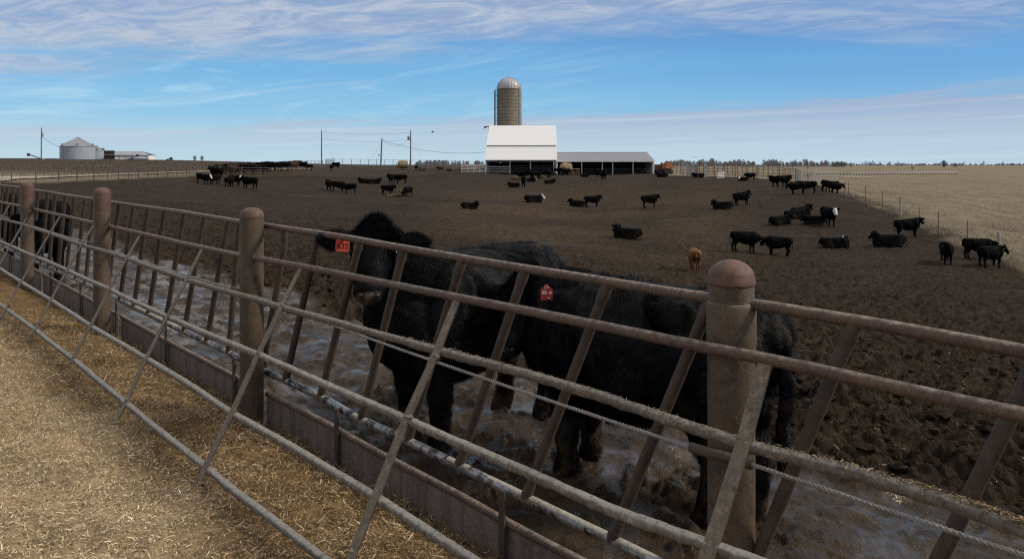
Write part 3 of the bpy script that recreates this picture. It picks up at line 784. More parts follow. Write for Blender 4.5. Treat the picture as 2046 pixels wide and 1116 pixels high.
for x, y in [(1003,1000),(672,822),(467,716),(331,650),(232,602),(160,566),(100,538),(19,502),(1362,1150)]:
    p = unp(x, y, .03); t = fst(p[0], p[1])[1]
    hb = rbz(t); lo = rtz(t)-.34
    R = np.array([[D[0], N[0], 0],[D[1], N[1], 0],[0,0,1]])
    c = fpt(t, .030, 0); c[2] = (hb+lo)/2+.005
    fbuild(MB().box(c, (.042,.009,hb-lo+.02), R), 'upright_bar', M['slat'], smooth=False)
# cable through short sleeves welded to the posts
SLV = [((1380,893),(1502,927)),((465,576),(492,584)),((177,484),(190,488)),((37,440),(45,443))]
cab = [unp(2120,1133,S2+.01)]
for (a, b), (p, _, _) in zip(SLV, post_pos):
    pa, pb = unp(*a, S2+.0), unp(*b, S2+.0)
    fbuild(MB().tube([pb, pb+(pa-pb)*.5, pa], .0185, 14), 'cable_sleeve', M['slat']); cab += [pb, pa]
cab.append(unp(-40,416,S2))
def sag(pts, amt):
    out = []
    for a, b in zip(pts[:-1], pts[1:]):
        L = np.linalg.norm(b-a); m = max(2, int(L/.05))
        out += [a+(b-a)*i/m-np.array([0,0,amt*L*L*4*(i/m)*(1-i/m)]) for i in range(m)]
    return out+[pts[-1]]
cp = np.array(sag(cab, .0012))
cb = MB()
L = np.cumsum(np.r_[0, np.linalg.norm(np.diff(cp, axis=0), axis=1)])
Ld = np.arange(0, L[-1], .012); cpd = np.column_stack([np.interp(Ld, L, cp[:,k_]) for k_ in range(3)])
for ph in range(3):
    an = Ld/.05*2*math.pi + ph*2*math.pi/3
    off = np.column_stack([N[0]*np.cos(an), N[1]*np.cos(an), np.sin(an)])*.0042
    keep = len(Ld) if ph >= 0 else 0
    cb.tube(list((cpd+off)[:keep]), .0044, 5, False)
fbuild(cb, 'steel_cable', M['cable'])
# ================================================================ cattle
def unit(v): v = np.array(v, float); return v/np.linalg.norm(v)
def head_axes(yaw, pitch, roll=0):
    f = np.array([math.cos(pitch)*math.cos(yaw), math.cos(pitch)*math.sin(yaw), -math.sin(pitch)])
    l = np.array([-math.sin(yaw), math.cos(yaw), 0]); u = np.cross(f, l)
    if roll: l, u = l*math.cos(roll)+u*math.sin(roll), u*math.cos(roll)-l*math.sin(roll)
    return f, l, u          # forward, left, up(top of the face)
HEAD = [(-.06,.068,.075,-.03),(-.02,.108,.112,-.02),(.04,.120,.125,-.015),(.11,.124,.128,-.022),(.18,.108,.116,-.03),(.25,.088,.096,-.035),(.32,.076,.080,-.036),(.375,.079,.074,-.036),(.41,.074,.064,-.036),(.43,.050,.042,-.036)]
def head_geo(mb, Pp, ax, sc=1.0, ear=1.0):
    f, l, u = ax
    mb.loft([(Pp+f*x*sc+u*o*sc, l*w*sc, u*h*sc) for x, w, h, o in HEAD], 18)
    mb.ell(Pp+f*.0*sc+u*.075*sc, np.column_stack([f, l, u]), (.07*sc,.075*sc,.06*sc))          # poll
    for sg in (-1, 1):
        d = unit(l*sg*.95 - f*.05 + u*.12 - np.array([0,0,.10])); n2 = unit(np.cross(d, np.array([0,0,1.0]))); n3 = np.cross(n2, d)
        c0 = Pp + f*.035*sc + l*sg*.085*sc + u*.02*sc
        mb.loft([(c0+d*x*ear*sc, n3*h*ear*sc, n2*th*sc) for x, h, th in ((0,.030,.024),(.05,.052,.026),(.10,.066,.024),(.15,.062,.020),(.19,.042,.015),(.215,.018,.010))], 12)
        mb.ell(Pp+f*.115*sc+l*sg*.100*sc+u*.050*sc, np.column_stack([f, l, u]), (.042*sc,.026*sc,.030*sc))   # brow
LK = [0.0]
def leg(mb, pts):
    mb.loft([((x, y, z), (a+LK[0], 0, 0), (0, b+LK[0], 0)) for x, y, z, a, b in pts], 12)
TR = [(-.86,1.04,.10,.13),(-.82,1.03,.19,.20),(-.70,1.0,.265,.262),(-.5,.985,.295,.275),(-.33,.935,.31,.325),(-.15,.885,.335,.375),(.05,.87,.345,.392),(.25,.87,.325,.40),(.42,.885,.295,.39),(.58,.90,.255,.36),(.72,.91,.20,.30),(.82,.92,.12,.2)]
def cow_body(pose='stand', P0=(.86,0,1.30), yaw=0, pitch=rad(35), roll=0, hs=1.12, ear=1.0, step=(0,0,0,0), fat=1.0, tail=True):
    mb = MB(); P0 = np.array(P0, float); ax = head_axes(yaw, pitch, roll)
    dz = 0
    if pose == 'lie': dz = -.56
    vs, fs, n = [], [], 24
    for x, zc, hw, hh in TR:
        for k in range(n):
            q_ = 2*math.pi*k/n; c_, s_ = math.cos(q_), math.sin(q_)
            vs.append((x, hw*fat*math.copysign(abs(c_)**.82, c_)*(1-.10*max(0, s_)), zc+dz+hh*math.copysign(abs(s_)**.86, s_)))
    m = len(TR)
    for i in range(m-1):
        for k in range(n): fs.append((i*n+k, i*n+(k+1)%n, (i+1)*n+(k+1)%n, (i+1)*n+k))
    fs.append(tuple(range(n-1,-1,-1))); fs.append(tuple((m-1)*n+k for k in range(n))); mb.add(vs, fs)
    for sg in (1, -1):
        mb.ell((.46, sg*.215*fat, .93+dz), np.eye(3), (.20,.115,.27)); mb.ell((-.42, sg*.20*fat, 1.13+dz), np.eye(3), (.17,.10,.10))
        mb.ell((-.62, sg*.20*fat, .95+dz), np.eye(3), (.20,.12,.26)); mb.ell((-.83, sg*.10, 1.08+dz), np.eye(3), (.06,.05,.07))
    # neck
    n0 = np.array([.44, 0, .955+dz]); n3 = P0 + ax[2]*(-.03) - ax[0]*.02
    m1 = n0*.62+n3*.38 + np.array([.05,0,.015]); m2 = n0*.30+n3*.70+np.array([.02,0,.015])
    secs = []
    cs = [n0, m1, m2, n3]; W = [.25,.205,.160,.118]; Hh = [.345,.275,.205,.135]
    for i, c in enumerate(cs):
        d = unit(cs[min(i+1,3)]-cs[max(i-1,0)]); sd_ = unit(np.cross(np.array([0,0,1.0]), d)); up = np.cross(d, sd_)
        secs.append((c, sd_*W[i], up*Hh[i]))
    mb.loft(secs, 18)
    mb.ell((.60,0,.74+dz), np.eye(3), (.15,.14,.15))          # brisket
    head_geo(mb, P0, ax, hs, ear)
    if pose != 'lie':
        a, b, c, d = step
        for sg, k in ((1, a), (-1, b)):
            leg(mb, [(.44,.16*sg,.92,.13,.09),(.46+.2*k,.165*sg,.70,.115,.08),(.45+.5*k,.165*sg,.52,.075,.060),(.455+.8*k,.165*sg,.40,.058,.052),(.445+.9*k,.165*sg,.34,.048,.044),(.44+k,.165*sg,.20,.040,.036),(.445+k,.165*sg,.11,.050,.044),(.47+k,.165*sg,.06,.052,.046),(.485+k,.165*sg,0,.062,.052)])
        for sg, k in ((1, c), (-1, d)):
            leg(mb, [(-.56,.15*sg,1.0,.21,.11),(-.55+.1*k,.17*sg,.80,.19,.105),(-.53+.3*k,.175*sg,.66,.145,.09),(-.60+.6*k,.17*sg,.52,.085,.062),(-.66+.8*k,.165*sg,.43,.060,.050),(-.645+.9*k,.165*sg,.34,.046,.042),(-.615+k,.165*sg,.20,.042,.038),(-.60+k,.165*sg,.11,.050,.044),(-.575+k,.165*sg,.06,.054,.047),(-.56+k,.165*sg,0,.062,.052)])
        if tail: mb.tube([(-.80,0,1.17),(-.87,0,1.12),(-.90,.01,.95),(-.895,.02,.70),(-.885,.02,.55),(-.88,.02,.40)], [.045,.035,.026,.024,.040,.012], 8)
    else:
        for sg in (1, -1):
            leg(mb, [(-.48,.22*sg,.52,.20,.10),(-.40,.29*sg,.34,.24,.13),(-.36,.33*sg,.18,.25,.12),(-.36,.34*sg,.02,.20,.10)])
            mb.tube([(-.30,.36*sg,.08),(-.55,.40*sg,.07),(-.22,.44*sg,.055),(-.08,.43*sg,.05)], [.09,.062,.045,.05], 8)
            mb.tube([(.42,.20*sg,.34),(.62,.21*sg,.16),(.70,.20*sg,.075),(.45,.24*sg,.06),(.36,.24*sg,.05)], [.11,.075,.062,.042,.05], 8)
        mb.tube([(-.80,0,.60),(-.90,.02,.48),(-.92,.10,.25),(-.84,.24,.07),(-.66,.42,.04)], [.05,.036,.028,.026,.03], 8)
        mb.ell((-.02,0,.20), np.eye(3), (.62,.36*fat,.22)); mb.ell((.5,0,.2), np.eye(3), (.25,.24,.2))
    return mb, ax
def remesh(mb, name, vox, smooth=5, rough=.012):
    me = mb.mesh('tmp'); o = bpy.data.objects.new('tmp', me); COL.objects.link(o)
    m = o.modifiers.new('r', 'REMESH'); m.mode = 'VOXEL'; m.voxel_size = vox; m.use_smooth_shade = True
    s = o.modifiers.new('s', 'SMOOTH'); s.factor = .5; s.iterations = smooth
    dg = bpy.context.evaluated_depsgraph_get(); ev = o.evaluated_get(dg)
    out = bpy.data.meshes.new_from_object(ev, depsgraph=dg); out.name = name
    bpy.data.objects.remove(o); bpy.data.meshes.remove(me)
    nv = len(out.vertices); c_ = np.empty(nv*3, np.float32); out.vertices.foreach_get('co', c_); c_ = c_.reshape(-1,3)
    n_ = np.empty(nv*3, np.float32); out.vertices.foreach_get('normal', n_); n_ = n_.reshape(-1,3)
    am = rough*(.25+.75*sstep(.25,.6,c_[:,2]+.0*c_[:,0]))
    c_ = c_+n_*((fbm(c_[:,0]*9+c_[:,1]*5, c_[:,2]*9-c_[:,1]*6, 3, 51))*am)[:,None]
    out.vertices.foreach_set('co', c_.astype(np.float32).ravel()); out.update()
    out.polygons.foreach_set('use_smooth', [True]*len(out.polygons))
    return out
def face_patch(Pp, ax, sc=1.0, x0=0, full=True):
    """white blaze: a shell over the front of the face"""
    f, l, u = ax; mb = MB(); vs, fs = [], []; n = 12; m = len(HEAD)
    for x, w_, h_, o_ in HEAD:
        for k in range(n+1):
            q_ = rad(-35)+rad(250)*k/n if full else rad(35)+rad(110)*k/n
            vs.append(Pp+f*x*sc+u*o_*sc+l*(w_+.014)*sc*math.cos(q_)+u*(h_+.014)*sc*math.sin(q_))
    for i in range(m-1):
        for k in range(n): fs.append((i*(n+1)+k, i*(n+1)+k+1, (i+1)*(n+1)+k+1, (i+1)*(n+1)+k))
    return mb.add(vs, fs)
def ear_dot(Pp, ax, sg, sc=1.0):
    f, l, u = ax
    c = Pp+f*.085*sc+l*sg*.20*sc-np.array([0,0,.075])
    return MB().ell(c, np.column_stack([f, l, u]), (.014,.034,.042), 8, 6)

POSES = {'up2':dict(P0=(.84,.03,1.20), yaw=rad(14), pitch=rad(44), step=(.06,-.05,.09,-.07), fat=.90), 'low2':dict(P0=(.93,-.06,.93), yaw=rad(-22), pitch=rad(60), step=(-.05,.07,-.08,.05), fat=1.05),
 'lie2':dict(pose='lie', P0=(.80,.06,.66), yaw=rad(25), pitch=rad(50), fat=1.08), 'lie3':dict(pose='lie', P0=(.66,-.10,.80), yaw=rad(-40), pitch=rad(35), fat=.95),
 'up':dict(P0=(.80,0,1.27), pitch=rad(48)), 'upl':dict(P0=(.76,.15,1.26), yaw=rad(62), pitch=rad(50)), 'upr':dict(P0=(.76,-.15,1.26), yaw=rad(-62), pitch=rad(50)),
 'walk':dict(P0=(.86,0,1.18), pitch=rad(48), step=(.10,-.12,-.10,.14)), 'low':dict(P0=(.90,0,1.06), pitch=rad(55)), 'graze':dict(P0=(.98,0,.62), pitch=rad(72)),
 'lie':dict(pose='lie', P0=(.74,0,.76), pitch=rad(42)), 'liel':dict(pose='lie', P0=(.68,.18,.74), yaw=rad(75), pitch=rad(42)), 'lier':dict(pose='lie', P0=(.68,-.18,.74), yaw=rad(-75), pitch=rad(42)),
 'curl':dict(pose='lie', P0=(.62,.22,.66), yaw=rad(130), pitch=rad(10))}
COWM = {}
def variant(pose):
    if pose not in COWM:
        kw = POSES[pose]; LK[0] = .016; mb, ax = cow_body(ear=1.25, **kw); LK[0] = 0.0; me = remesh(mb, 'cow_'+pose, .024, 2, .022)
        P0 = np.array(kw['P0'], float)
        COWM[pose] = (me, face_patch(P0, ax, 1.12).mesh('white_face'), ear_dot(P0, ax, 1, 1.12).mesh('ear_tag'), ear_dot(P0, ax, -1, 1.12).mesh('ear_tag'))
    return COWM[pose]
MESHC = {}
def meshmat(me, mat):
    k = (me.name, mat.name)
    if k not in MESHC:
        m = me.copy(); m.materials.clear(); m.materials.append(mat)
        m.polygons.foreach_set('use_smooth', [True]*len(m.polygons)); MESHC[k] = m
    return MESHC[k]
def place(o, me, mat, parent=None):
    pass
def cow(x, y, hpx, head, pose, label, group=None, mat='black', white=False, tagside=0, z=None, zoff=0):
    """x, y: photo pixel under the feet; hpx: height of the back in photo pixels; head: heading in degrees, 0 = to the right, 90 = away"""
    p = hit(x, y) if z is None else atz(x, z)
    nominal = 1.26 if not pose.startswith('lie') and pose != 'curl' else .74
    sc = float(np.clip(hpx*p[1]/F/nominal, .80, 1.16)) if hpx else 1.06
    me, wf, tl, tr = variant(pose)
    o = bpy.data.objects.new('cow', meshmat(me, M[mat])); COL.objects.link(o)
    h_ = rad(head); 
    o.location = (p[0], p[1], gz(p[0], p[1])-.03+zoff); o.scale = (sc*random.uniform(.95,1.05), sc*random.uniform(.88,1.06), sc)
    # follow the slope of the yard
    e_ = .5
    gx = (gz(p[0]+e_*math.cos(h_), p[1]+e_*math.sin(h_))-gz(p[0]-e_*math.cos(h_), p[1]-e_*math.sin(h_)))/(2*e_)
    o.rotation_euler = (0, -math.atan(gx), h_)
    tag(o, label, 'cow', group)
    if white: 
        c = bpy.data.objects.new('white_face', meshmat(wf, M['white'])); COL.objects.link(c); c.parent = o
    if tagside:
        c = bpy.data.objects.new('ear_tag', meshmat(tl if tagside > 0 else tr, M['tag_white'])); COL.objects.link(c); c.parent = o
    return o
G1 = 'black cattle standing about the muddy yard'; G2 = 'black cattle lying on the mud'; G3 = 'cattle lined up behind the inner fence'
L = cow
# by the slatted fence, left
L(404,367,21,-5,'walk','black cow with white muzzle, leftmost of the group before the left pipe fence',G1,white=True)
L(428,368,20,-110,'low','thin black cow just right of the white muzzled one, turned to us',G1)
L(430,356.5,25,165,'upl','big black cow at the corner where the two pipe fences meet',G1,tagside=1)
L(459,373,20,80,'up','black cow seen from behind in front of the bald white faced one',G1)
L(469,371,21,-8,'upr','black cow with bald white head looking right, in the left group',G1,white=True)
L(498,377,24,168,'up2','black cow facing left alone, right of the bald white faced one',G1)
# the long row at the far feed line
i = 0
for x in np.linspace(438, 600, 24):
    zz = np.interp(x, [438,598], [100,128])+(5 if i%3 == 1 else 0)+random.uniform(-2.5,3.5)
    ROW = L(x+random.uniform(-3,3), 0, 0, [8,15,170,30,-10,60,0,20][i%8]+random.uniform(-12,12), ['up','low2','upl','walk','graze','upr','up2'][i%7], 'dark cow packed into the long row behind the inner pipe fence', G3, mat='darkred' if i%6==3 else 'black', z=zz); i += 1
    ROW.scale = [k_*random.uniform(.88,1.14) for k_ in ROW.scale]
L(616,341,13,175,'up','black cow by itself just right of the long row behind the inner fence',G1)
L(662,341,12,100,'low','black cow seen from behind left of a second one, before the far skyline fence',G1)
L(671,337,13,-20,'upr','black cow half behind another, before the far skyline fence',G1)
# middle of the yard, left of the barn
L(657,381,22,-75,'upr','black cow with white forehead facing us, beside two touching heads',G1,tagside=1)
L(676,383,21,-5,'low2','black cow lowering its head to meet the cow on its right',G1,tagside=1)
L(699,386,20,178,'low2','black cow facing left, head lowered to its neighbour, white forehead cow two along',G1)
L(727,366,10,160,'lie','black cow lying head left, near the inner fence, beside a second lying cow',G2)
L(748,367.5,11,10,'lie','black cow lying head right with a raised rump, touching the lying one',G2)
L(783,366.5,19,-105,'upr','black cow with white ear tag in front of another by the inner fence',G1,tagside=-1)
L(801,366,18,175,'low','black cow facing left behind its tagged neighbour by the inner fence',G1)
L(775,389,20,0,'walk','black cow facing the pale scraps of hay in the middle of the yard',G1)
L(815,392,19,-120,'graze','black cow with head down on the right side of the pale hay scraps',G1)
L(832,338.5,9,85,'up','black cow seen from behind right of the hay ring on the skyline',G1,z=146)
L(844,339,6,170,'lie','black cow lying right of the hay ring on the skyline',G2,z=146)
L(879,339,10,170,'upr','black cow standing alone against the sky left of the barn',G1,z=143)
L(897,339.5,6,-10,'liel','black cow with white on its face lying left of the barn gate',G2,white=True,z=143)
L(962,339,8,0,'up','black cow whose back shows above the white gate left of the barn',G1,z=146)
# around the barn
L(985,348,14,60,'low','black cow at the left inside the barn behind the boards',G1,z=142.5)
L(1010,348,14,100,'low','black cow at the middle post inside the barn behind the boards',G1,z=142.5)
L(1040,358,17,-60,'low','black cow left of the feeding group before the barn, behind the front one',G1)
L(1046,373,19,-88,'up','black cow facing us at the front of the group before the barn',G1)
L(1027,374,10,175,'lie','black cow lying head left at the front of the barn group',G2,tagside=-1)
L(1054,357,17,170,'low','black cow feeding head left before the barn posts',G1)
L(1062,356,17,95,'up','black cow seen from behind feeding before the barn',G1)
L(1072,356.5,16,20,'low','black cow with dusty back feeding at the hay scraps before the barn',G1)
L(1062,363,8,-15,'liel','black cow with white face lying under the barn feeding group',G2,white=True)
L(1087,355.5,16,160,'low','black cow feeding from the right side of the hay scraps by the barn',G1)
L(1098,355,16,80,'up','black cow seen from behind by the right corner of the barn',G1)
L(1099,367,9,5,'lie','black cow lying long side to us below the barn corner',G2)
L(1119,349.5,15,175,'low','black cow eating at the big hay bale, nearest the barn corner',G1)
L(1130,350.5,14,10,'low','black cow in front of the big hay bale facing right',G1)
L(1160,347.5,14,165,'low','black cow standing just right of the big hay bale',G1)
L(1172,347,13,15,'low','black cow second to the right of the big hay bale, before the shed',G1)
L(1185,347.5,13,160,'up','black cow standing before the second post of the low shed',G1)
L(1169,354,7,0,'lie','black cow lying below the big hay bale before the shed',G2)
L(1195,354,15,110,'low','black cow behind the one facing us before the shed',G1)
L(1206,358.5,19,-88,'up','black cow facing us on its own before the low shed',G1)
L(1241,347.5,8,170,'lie','black cow lying under the third opening of the low shed',G2)
L(1262,346.5,6,5,'lie','flat black cow lying under the right opening of the low shed',G2)
L(1323,354.5,10,172,'lie','black cow lying head left below the red and orange machines',G2)
L(1396,354.5,10,172,'lie2','black cow lying head left before the grey corral panels',G2)
L(1499,355,14,178,'low','black cow standing by the dark corral fence with a calf at its feet',G1,z=97)
L(1485,356,7,175,'liel','calf with white face lying at the feet of the cow by the corral',G2,white=True,z=95)
# right of the yard
L(1553,373,22,165,'upl','broad black cow facing left, its rump behind a right facing one',G1,tagside=0)
L(1564,373,23,10,'upr','broad black cow facing right, overlapping one that faces left',G1)
L(1593,387,23,172,'low','shaggy black cow head left, first of four near the yard corner',G1)
L(1614,386,25,172,'up2','black cow rump to the right, touching the shaggy one near the yard corner',G1)
L(1654,384,24,-5,'up','black cow behind the outermost one by the wire fence corner',G1,tagside=1)
L(1664,386,23,-3,'walk','black cow striding right towards the wire fence corner',G1,tagside=1)
L(938,418,15,8,'lie3','black cow with white ear tag lying head right, lone in straw left of centre',G2,tagside=1)
L(1066,404.5,16,15,'lie','black cow with white face in profile lying in the straw',G2,white=True)
L(1153,412.5,14,170,'lie','black cow lying head left beside the mud streaked standing one',G2)
L(1184,413.5,23,5,'up','mud streaked black cow standing right of a lying one',G1)
L(1299,415,26,6,'up2','black cow standing alone side on in the open centre of the yard',G1)
L(1444,418,17,165,'lie3','black cow lying head left below the one with raised head',G2)
L(1484,410,27,10,'up','black cow with raised head and white tag on the slope',G1,tagside=-1)
L(1601,431,20,20,'lie','black cow lying at the back of the resting group with a white tag',G2,tagside=1)
L(1590,437,20,10,'lie2','black cow lying in the middle of the resting group',G2)
L(1560,449,20,8,'lie','black cow lying head right at the left end of the resting group',G2)
L(1627,448,19,165,'lie2','black cow lying head left beside the white faced standing one',G2,tagside=-1)
L(1655,451,38,-88,'up','black cow with white face walking straight towards us',G1,white=True)
L(1253,477,24,160,'lie3','black cow lying alone head left in the centre, near the big fence post',G2)
L(1487,503,42,-6,'low2','black cow facing right nose to nose with another',G1,tagside=-1)
L(1554,511,40,174,'low','black cow facing left nose to nose with another',G1)
L(1388,541,46,82,'low','orange brown calf with pale head seen from behind','', 'browncow', white=True)
L(1668,496,24,-12,'curl','black cow curled up asleep with white head tucked back',G2,white=True)
L(1776,493,27,168,'lie3','black cow lying head left with a dusty flank, below the fence walker',G2)
L(1815,474,38,5,'up2','long black cow side on by the wire fence above the dusty lying one',G1,tagside=1)
L(1891,527,44,-112,'upr','black cow facing us with white tag, left of the corner pair',G1,tagside=-1)
L(1953,519,44,-4,'low','black cow behind the corner pair facing the white wood post',G1,tagside=-1)
L(1979,534,44,20,'upr','black cow with dusty rump at the white wood post, lower right of yard',G1,tagside=-1)
# two cows reaching for feed behind the far posts of the feeding fence
L(92,0,0,-60,'low','black cow behind the feeding fence beside the second farthest post','', z=12.1)
L(15,0,0,-70,'low','black cow behind the feeding fence at the far left end of the bars','', z=14.2)

# ---------------------------------------------------------------- the two near cows
def fur_strands(me, n, P0, ax, seedv, ln=(.028,.055), hs=1.0):
    nv = len(me.vertices); co_ = np.empty(nv*3, np.float32); me.vertices.foreach_get('co', co_); co_ = co_.reshape(-1,3)
    no_ = np.empty(nv*3, np.float32); me.vertices.foreach_get('normal', no_); no_ = no_.reshape(-1,3)
    npol = len(me.polygons); ls = np.empty(npol, np.int32); lt = np.empty(npol, np.int32)
    me.polygons.foreach_get('loop_start', ls); me.polygons.foreach_get('loop_total', lt)
    lv = np.empty(len(me.loops), np.int32); me.loops.foreach_get('vertex_index', lv)
    qd = ls[lt == 4]; idx = lv[qd[:,None]+np.arange(4)[None]]
    A_ = co_[idx]; area = np.linalg.norm(np.cross(A_[:,2]-A_[:,0], A_[:,3]-A_[:,1]), axis=1)
    g_ = np.random.default_rng(seedv)
    pick = g_.choice(len(idx), n, p=area/area.sum()); u, v = g_.random((2, n))
    W_ = np.stack([(1-u)*(1-v), u*(1-v), u*v, (1-u)*v], 1)[...,None]
    p = (co_[idx[pick]]*W_).sum(1); nn = (no_[idx[pick]]*W_).sum(1); nn /= np.linalg.norm(nn, axis=1)[:,None]+1e-9
    f, l, u_ = ax
    rel = p-P0; hx = rel@f; hr = np.linalg.norm(rel-np.outer(hx, f), axis=1)
    onhead = (hx > .02) & (hr < .2*hs) & (hx < .55)
    ear = (np.abs(rel@l) > .11*hs) & (np.abs(rel@l) < .42*hs) & (np.abs(hx) < .16)
    poll = (np.abs(hx) < .14) & (hr < .16) & (rel[:,2] > -.02)
    flow = np.tile(np.array([-.55, 0, -.75]), (n,1)) + nn*.30
    # clumps: neighbouring hairs lean the same way
    cl = np.stack([fbm(p[:,0]*9+k*31+p[:,1]*6, p[:,2]*9+p[:,1]*8, 3, 300+k+seedv) for k in range(3)], 1)
    flow += cl*1.35 + g_.normal(0, .13, (n,3))
    hd = onhead & ~poll
    flow[hd] = (np.outer(np.ones(hd.sum()), f*.9) + nn[hd]*.25 + cl[hd]*.45 + g_.normal(0,.15,(hd.sum(),3)))
    flow[ear] = nn[ear]*.5 + np.sign(rel[ear]@l)[:,None]*l*.9 + g_.normal(0,.3,(ear.sum(),3))
    flow[poll] = np.array([0,0,.25]) + f*.25 + nn[poll]*.6 + cl[poll]*1.0 + g_.normal(0,.25,(poll.sum(),3))
    flow -= nn*np.minimum(0, (flow*nn).sum(1)-.08)[:,None]
    flow /= np.linalg.norm(flow, axis=1)[:,None]
    L_ = g_.uniform(ln[0], ln[1], n)
    top = sstep(1.0, 1.2, p[:,2])
    L_ *= 1+.15*top
    belly = sstep(.75, .55, p[:,2])*(np.abs(p[:,1]) < .25)*(p[:,0] > -.4)*(p[:,0] < .4)
    L_ *= 1+.5*belly
    L_[hd] *= .42; L_[ear] *= .62; L_[poll] *= 1.05
    L_[(p[:,2] < .35)] *= .9
    muz = hd & (hx > .33*hs); L_[muz] *= .35
    sd_ = np.cross(flow, nn); sd_ /= np.linalg.norm(sd_, axis=1)[:,None]+1e-9
    wd = g_.uniform(.0009, .0020, n)[:,None]
    mid = p+flow*(L_*.55)[:,None]; tip = mid+unit_rows(flow-nn*.35+g_.normal(0,.1,(n,3)))*(L_*.5)[:,None]
    V_ = np.stack([p-sd_*wd, p+sd_*wd, mid+sd_*wd*.8, tip, mid-sd_*wd*.8], 1).reshape(-1,3)
    b = np.arange(n)[:,None]*5
    return fastmesh('fur', V_, np.concatenate([b+np.array([[0,1,2,4]])]).astype(np.int32)), V_, b
def unit_rows(a): return a/(np.linalg.norm(a, axis=1)[:,None]+1e-9)
def fur_mesh(me, n, P0, ax, seedv, ln, hs):
    m0, V_, b = fur_strands(me, n, P0, ax, seedv, ln, hs); bpy.data.meshes.remove(m0)
    # quad at the root, triangle at the tip
    mm = bpy.data.meshes.new('fur'); mm.vertices.add(len(V_)); mm.vertices.foreach_set('co', V_.astype(np.float32).ravel())
    nq = len(b); li = np.concatenate([b+np.array([[0,1,2,4,4,2,3]])]).astype(np.int32)
    mm.loops.add(li.size); mm.loops.foreach_set('vertex_index', li.ravel())
    stt = (np.arange(nq)[:,None]*7+np.array([[0,4]])).ravel().astype(np.int32)
    mm.polygons.add(nq*2); mm.polygons.foreach_set('loop_start', stt); mm.update(calc_edges=True); return mm
def near_cow(origin, heading, sc, label, kw, hs, nfur, seedv, ln):
    P0 = np.array(kw['P0'], float)
    LK[0] = .018; mb, ax = cow_body(hs=hs, **kw); LK[0] = 0.0
    me = remesh(mb, 'cow', .013, 6); me.materials.clear(); me.materials.append(M['blackfur'])
    o = bpy.data.objects.new('cow', me); COL.objects.link(o); tag(o, label, 'cow')
    o.location = origin; o.rotation_euler = (0,0,heading); o.scale = (sc,sc,sc)
    fm = fur_mesh(me, nfur, P0, ax, seedv, ln, hs); fm.materials.append(M['blackfur'])
    fo = bpy.data.objects.new('fur', fm); COL.objects.link(fo); fo.parent = o
    f, l, u = ax; RM = np.column_stack([f, l, u])
    for sg in (1, -1):
        MB().ell(P0+(f*.140+l*sg*.117+u*.032)*hs, RM, (.024*hs,.014*hs,.019*hs), 14, 8).build('eye', M['eye'], o)
    mz = MB(); mz.loft([(P0+(f*x+u*oo)*hs, l*w_*hs, u*h_*hs) for x, w_, h_, oo in ((.392,.060,.052,-.036),(.404,.070,.058,-.037),(.418,.066,.053,-.038),(.434,.050,.040,-.039),(.443,.028,.022,-.039))], 20)
    mo = mz.build('muzzle', M['muzzle'], o)
    for sg in (1, -1):
        MB().ell(P0+(f*.432+l*sg*.040+u*-.014)*hs, RM, (.013*hs,.015*hs,.013*hs), 12, 8).build('nostril', M['nostril'], mo)
    return o, ax, P0
def ground_at(X, Y): return gz(X, Y)
o1 = (-.336, 5.80); 
cow1, ax1, P1 = near_cow((o1[0], o1[1], ground_at(*o1)-.08), rad(-128.7), 1.14, 'shaggy black cow with orange ear tag 635 looking over the feeding fence',
    dict(P0=(.89,.06,1.40), yaw=rad(44), pitch=rad(31), roll=rad(-3), step=(.02,-.03,-.06,.03), fat=1.12, ear=1.0), 1.08, 300000, 1, (.022,.048))
o2 = (.80, 4.74)
cow2, ax2, P2_ = near_cow((o2[0], o2[1], ground_at(*o2)-.10), rad(135), 1.09, 'shaggy black cow with dark red ear tag, turning its head beside the nearest post',
    dict(P0=(.82,.11,1.115), yaw=rad(116), pitch=rad(38), roll=rad(4), step=(-.04,.04,.05,-.04), fat=1.14), 1.06, 300000, 2, (.026,.058))
def text_mesh(body, size, font_space=1.0):
    cu = bpy.data.curves.new('t', 'FONT'); cu.body = body; cu.size = size; cu.align_x = 'CENTER'; cu.align_y = 'CENTER'; cu.extrude = .0006; cu.offset = size*.018
    cu.space_character = font_space
    ob = bpy.data.objects.new('t', cu); COL.objects.link(ob)
    dg = bpy.context.evaluated_depsgraph_get(); me = bpy.data.meshes.new_from_object(ob.evaluated_get(dg), depsgraph=dg)
    bpy.data.objects.remove(ob); return me
